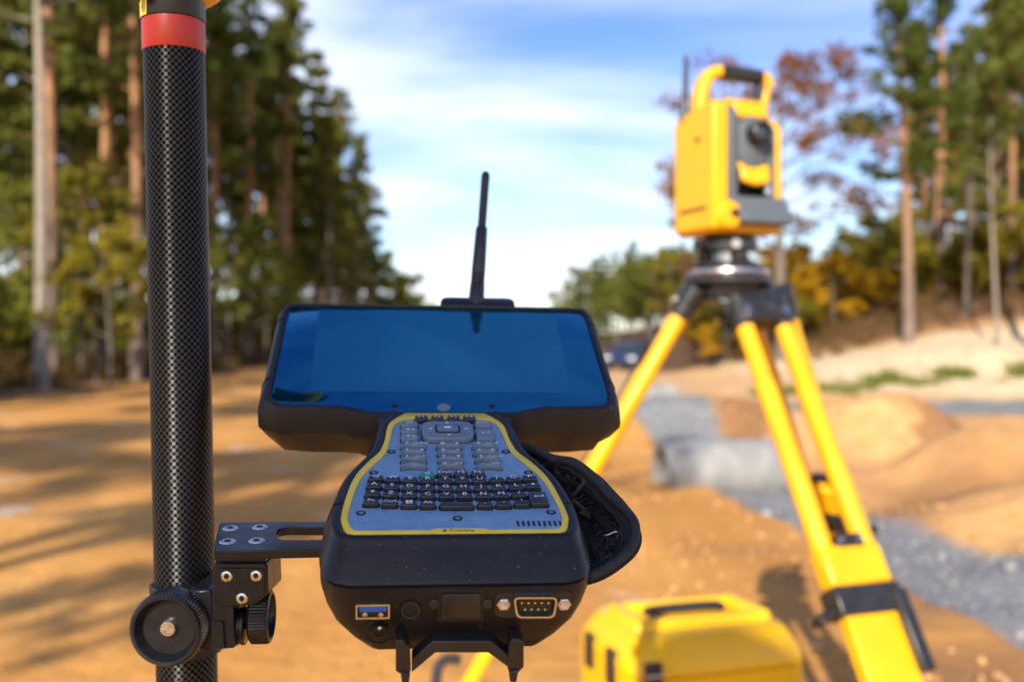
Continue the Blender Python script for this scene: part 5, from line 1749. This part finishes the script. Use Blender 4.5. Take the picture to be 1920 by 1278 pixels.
bar_sweep([tp(0.095, 0, 0.326), tp(0.086, 0, 0.29), tp(0.074, 0, 0.232)], 0.018, 0.030, 'handle_post', 'yellow', hd)
bar_sweep([tp(0.082, 0, 0.330), tp(0.072, 0, 0.298), tp(0.054, 0, 0.258)], 0.014, 0.028, 'handle_liner', 'tripodblack', hd)
ab2 = tp(-0.080, 0.045, 0.235)
obj('antenna', lathe(ab2, (0.02, 0, 1), [(0.0095, 0), (0.0095, 0.06), (0.0065, 0.066), (0.0058, 0.140), (0.003, 0.147)], 16), M['tripodblack'], ts)
# tribrach: plates, three levelling screws, optical plummet
tz = head_c.z + 0.020
hgap = base_z - tz
tb_ = Vector((head_c.x, head_c.y, tz))
trb = obj('tribrach', lathe(tb_, up, [(0.064, 0), (0.066, 0.004), (0.066, 0.012), (0.058, 0.015)], 3 * 8), M['tripodblack'], ts)
obj('tribrach_top', lathe(tb_, up, [(0.050, hgap * 0.48), (0.062, hgap * 0.52), (0.062, hgap * 0.78), (0.055, hgap * 0.84), (0.045, hgap * 0.98)], 36), M['tripodblack'], ts)
for k in range(3):
    w = R(-75 + 120 * k)
    c = tb_ + Vector((math.cos(w), math.sin(w), 0)) * 0.048
    obj('levelling_screw', lathe(c, up, [(0.008, 0.01), (0.016, 0.016), (0.017, 0.018), (0.017, hgap * 0.46), (0.009, hgap * 0.5)], 24, knurl=0.0165), M['tripodblack'], trb)
obj('locking_clamp', lathe(tb_ + Vector((0.0, -0.062, hgap * 0.64)), (0, -1, 0), [(0.012, 0), (0.012, 0.01), (0.009, 0.013)], 20), M['steel'], trb)
obj('plummet_eyepiece', lathe(tb_ + Vector((-0.05, -0.03, hgap * 0.64)), (-0.8, -0.5, 0), [(0.010, 0), (0.010, 0.022), (0.012, 0.023), (0.012, 0.032)], 20), M['tripodblack'], trb)
obj('spindle_gap', lathe(tb_, up, [(0.030, 0.01), (0.030, hgap * 0.5)], 20), M['steel'], trb)

# ------------------------------------------------------------------ instrument case
cyw = R(17)
cx_, cy_ = Vector((math.cos(cyw), math.sin(cyw), 0)), Vector((-math.sin(cyw), math.cos(cyw), 0))
cc_ = P(1290, 1190, 2.36)
top_z = P(1290, 1190, 2.26).z + 0.018
gz_ = H(cc_.x, cc_.y)
case = thing('instrument_case', 'rounded yellow plastic instrument case with black handle on the sand below the tripod', 'case', (cc_.x, cc_.y, gz_))
cp_ = lambda x, y, z: Vector((cc_.x, cc_.y, 0)) + cx_ * x + cy_ * y + up * z
CW, CDp = 0.44, 0.36


def case_ring(w, d, z, r, skew=0.0): return [cp_(a, b_, z) for a, b_ in rrect(w, d, r, 7)]


hz_ = top_z - gz_
body = loft([case_ring(CW - 0.05, CDp - 0.05, gz_ - 0.005, 0.05), case_ring(CW - 0.01, CDp - 0.01, gz_ + 0.03, 0.06), case_ring(CW, CDp, gz_ + 0.10, 0.06), case_ring(CW, CDp, gz_ + hz_ * 0.84, 0.06),
             case_ring(CW - 0.006, CDp - 0.006, gz_ + hz_ * 0.843, 0.058)], True, True)
obj('lower_shell', body, M['caseyellow'], case, 50)
lid = loft([case_ring(CW - 0.006, CDp - 0.006, gz_ + hz_ * 0.846, 0.058), case_ring(CW + 0.002, CDp + 0.002, gz_ + hz_ * 0.853, 0.06), case_ring(CW, CDp, top_z - 0.058, 0.062), case_ring(CW - 0.016, CDp - 0.016, top_z - 0.040, 0.062),
            case_ring(CW - 0.055, CDp - 0.050, top_z - 0.010, 0.055), case_ring(CW - 0.085, CDp - 0.08, top_z, 0.045)], True, True)
lidf = obj('lid', lid, M['caseyellow'], case, 50)
# raised ribs framing the handle recess
for yy in (-0.075, 0.075):
    obj('lid_rib', loft([[cp_(a, yy + b_, top_z - 0.002) for a, b_ in rrect(0.30, 0.035, 0.014)], [cp_(a, yy + b_, top_z + 0.016) for a, b_ in rrect(0.29, 0.025, 0.010)],
                         [cp_(a, yy + b_, top_z + 0.020) for a, b_ in rrect(0.27, 0.015, 0.006)]], False, True), M['caseyellow'], lidf, 60)
for xx in (-0.155, 0.155):
    obj('lid_rib', loft([[cp_(xx + a, b_, top_z - 0.002) for a, b_ in rrect(0.04, 0.18, 0.014)], [cp_(xx + a, b_, top_z + 0.018) for a, b_ in rrect(0.03, 0.17, 0.010)],
                         [cp_(xx + a, b_, top_z + 0.0225) for a, b_ in rrect(0.018, 0.15, 0.006)]], False, True), M['caseyellow'], lidf, 60)
obj('handle', tube(smooth_line([cp_(-0.10, 0.02, top_z + 0.004), cp_(-0.085, 0.02, top_z + 0.012), cp_(0.0, 0.02, top_z + 0.014), cp_(0.085, 0.02, top_z + 0.012), cp_(0.10, 0.02, top_z + 0.004)], 5), 0.012, 10), M['tripodblack'], case)
for sx_, sy_ in ((-CW / 2 - 0.001, 0.07), (-CW / 2 - 0.001, -0.06)):
    o = obj('latch', box(cp_(sx_, sy_, gz_ + hz_ * 0.84), cx_ * 0.008, cy_ * 0.022, up * 0.040), M['tripodblack'], case, bevel=0.004)
for sx_ in (-0.175,):
    o = obj('latch', box(cp_(sx_, -CDp / 2 - 0.001, gz_ + hz_ * 0.84), cx_ * 0.020, cy_ * 0.009, up * 0.042), M['tripodblack'], case, bevel=0.004)
    obj('latch_pin', cyl(cp_(sx_ - 0.02, -CDp / 2 - 0.008, gz_ + hz_ * 0.87), cp_(sx_ + 0.02, -CDp / 2 - 0.008, gz_ + hz_ * 0.87), 0.004, 10), M['steel'], o)

# ------------------------------------------------------------------ concrete pieces and the car down the road
pc = Vector((xat(1360, 8.2), 8.2, 0)); pc.z = H(pc.x, pc.y) + 0.14
pipe = thing('concrete_pipe', 'short pale concrete drain pipe lying beside the gravel strip', 'concrete pipe', (pc.x, pc.y, H(pc.x, pc.y)))
pd_ = Vector((0.985, 0.17, 0.0)).normalized()
obj('pipe_wall', lathe(pc - pd_ * 0.56, pd_, [(0.18, 0.02), (0.20, 0.0), (0.235, 0.0), (0.25, 0.015), (0.25, 1.08), (0.24, 1.10), (0.20, 1.10), (0.18, 1.08), (0.18, 0.02)], 40, False, False), M['concrete'], pipe, 40)
for px_, d_, s_, lab in ((1690, 16.5, 0.17, 'pale concrete block standing at the edge of the grey haul road'), (1236, 17.5, 0.30, 'low pale concrete block far left of the tripod leg')):
    x_ = xat(px_, d_); z_ = H(x_, d_)
    o = obj('concrete_block', loft([[Vector((x_ + a, d_ + b_, z_ - 0.05)) for a, b_ in rrect(s_ * 2.1, s_ * 1.6, 0.03)], [Vector((x_ + a, d_ + b_, z_ + s_ * 1.3)) for a, b_ in rrect(s_ * 2.0, s_ * 1.5, 0.04)],
                                    [Vector((x_ + a, d_ + b_, z_ + s_ * 1.42)) for a, b_ in rrect(s_ * 1.8, s_ * 1.3, 0.05)]]), M['concrete'])
    tag(o, lab, 'concrete block')
# a stockpile of pale crushed stone by the road
car_d_ = 50.0
cxp = Vector((xat(1186, car_d_), car_d_, 0)); cxp.z = H(cxp.x, cxp.y)
car = thing('parked_car', 'dark blue car parked far down the sand road behind the tablet corner', 'car', tuple(cxp))
cw = R(245)
ca_, cb_ = Vector((math.cos(cw), math.sin(cw), 0)), Vector((-math.sin(cw), math.cos(cw), 0))
cpt = lambda l, w, z: cxp + ca_ * l + cb_ * w + up * z
prof_c = [(-2.1, 0.35), (-2.12, 0.75), (-1.95, 0.95), (-1.6, 1.42), (-1.2, 1.50), (0.2, 1.48), (0.5, 1.40), (1.05, 0.98), (1.95, 0.82), (2.12, 0.65), (2.12, 0.35)]
obj('body', loft([[cpt(l, w * (1 - 0.12 * max(0, z - 0.95) / 0.55), z) for l, z in prof_c] for w in (-0.86, 0.86)]), M['carpaint'], car, 30, bevel=0.06)
obj('rear_window', prism([cpt(-1.93, -0.62, 1.02), cpt(-1.93, 0.62, 1.02), cpt(-1.66, 0.56, 1.38), cpt(-1.66, -0.56, 1.38)], cpt(-0.03, 0, 0.02) - cxp), M['carglass'], car)
obj('windscreen', prism([cpt(1.02, -0.62, 1.03), cpt(1.02, 0.62, 1.03), cpt(0.56, 0.56, 1.38), cpt(0.56, -0.56, 1.38)], cpt(0.03, 0, 0.02) - cxp), M['carglass'], car)
for sgn in (-1, 1):
    for l0, l1 in ((-1.5, -0.55), (-0.45, 0.6)):
        obj('side_window', prism([cpt(l0, sgn * 0.862, 0.98), cpt(l1 + 0.2 * (l1 > 0), sgn * 0.862, 0.98), cpt(l1 - 0.15 * (l1 > 0), sgn * 0.80, 1.36), cpt(l0 + 0.1, sgn * 0.80, 1.36)], cb_ * sgn * 0.015), M['carglass'], car)
    for l in (-1.3, 1.3):
        wh = obj('wheel', lathe(cpt(l, sgn * 0.70, 0.32), cb_ * sgn, [(0.30, 0), (0.32, 0.02), (0.32, 0.18), (0.30, 0.2), (0.2, 0.2)], 24), M['tyre'], car)
        obj('rim', lathe(cpt(l, sgn * 0.895, 0.32), cb_ * sgn, [(0.2, 0), (0.18, 0.01), (0.05, 0.006)], 18), M['steel'], wh)
    obj('tail_light', box(cpt(-2.11, sgn * 0.68, 0.78), ca_ * 0.02, cb_ * 0.14, up * 0.08), M['redtape'], car, bevel=0.02)
    obj('headlight', box(cpt(2.05, sgn * 0.62, 0.72), ca_ * 0.05, cb_ * 0.17, up * 0.07), M['lamp'], car, bevel=0.02)
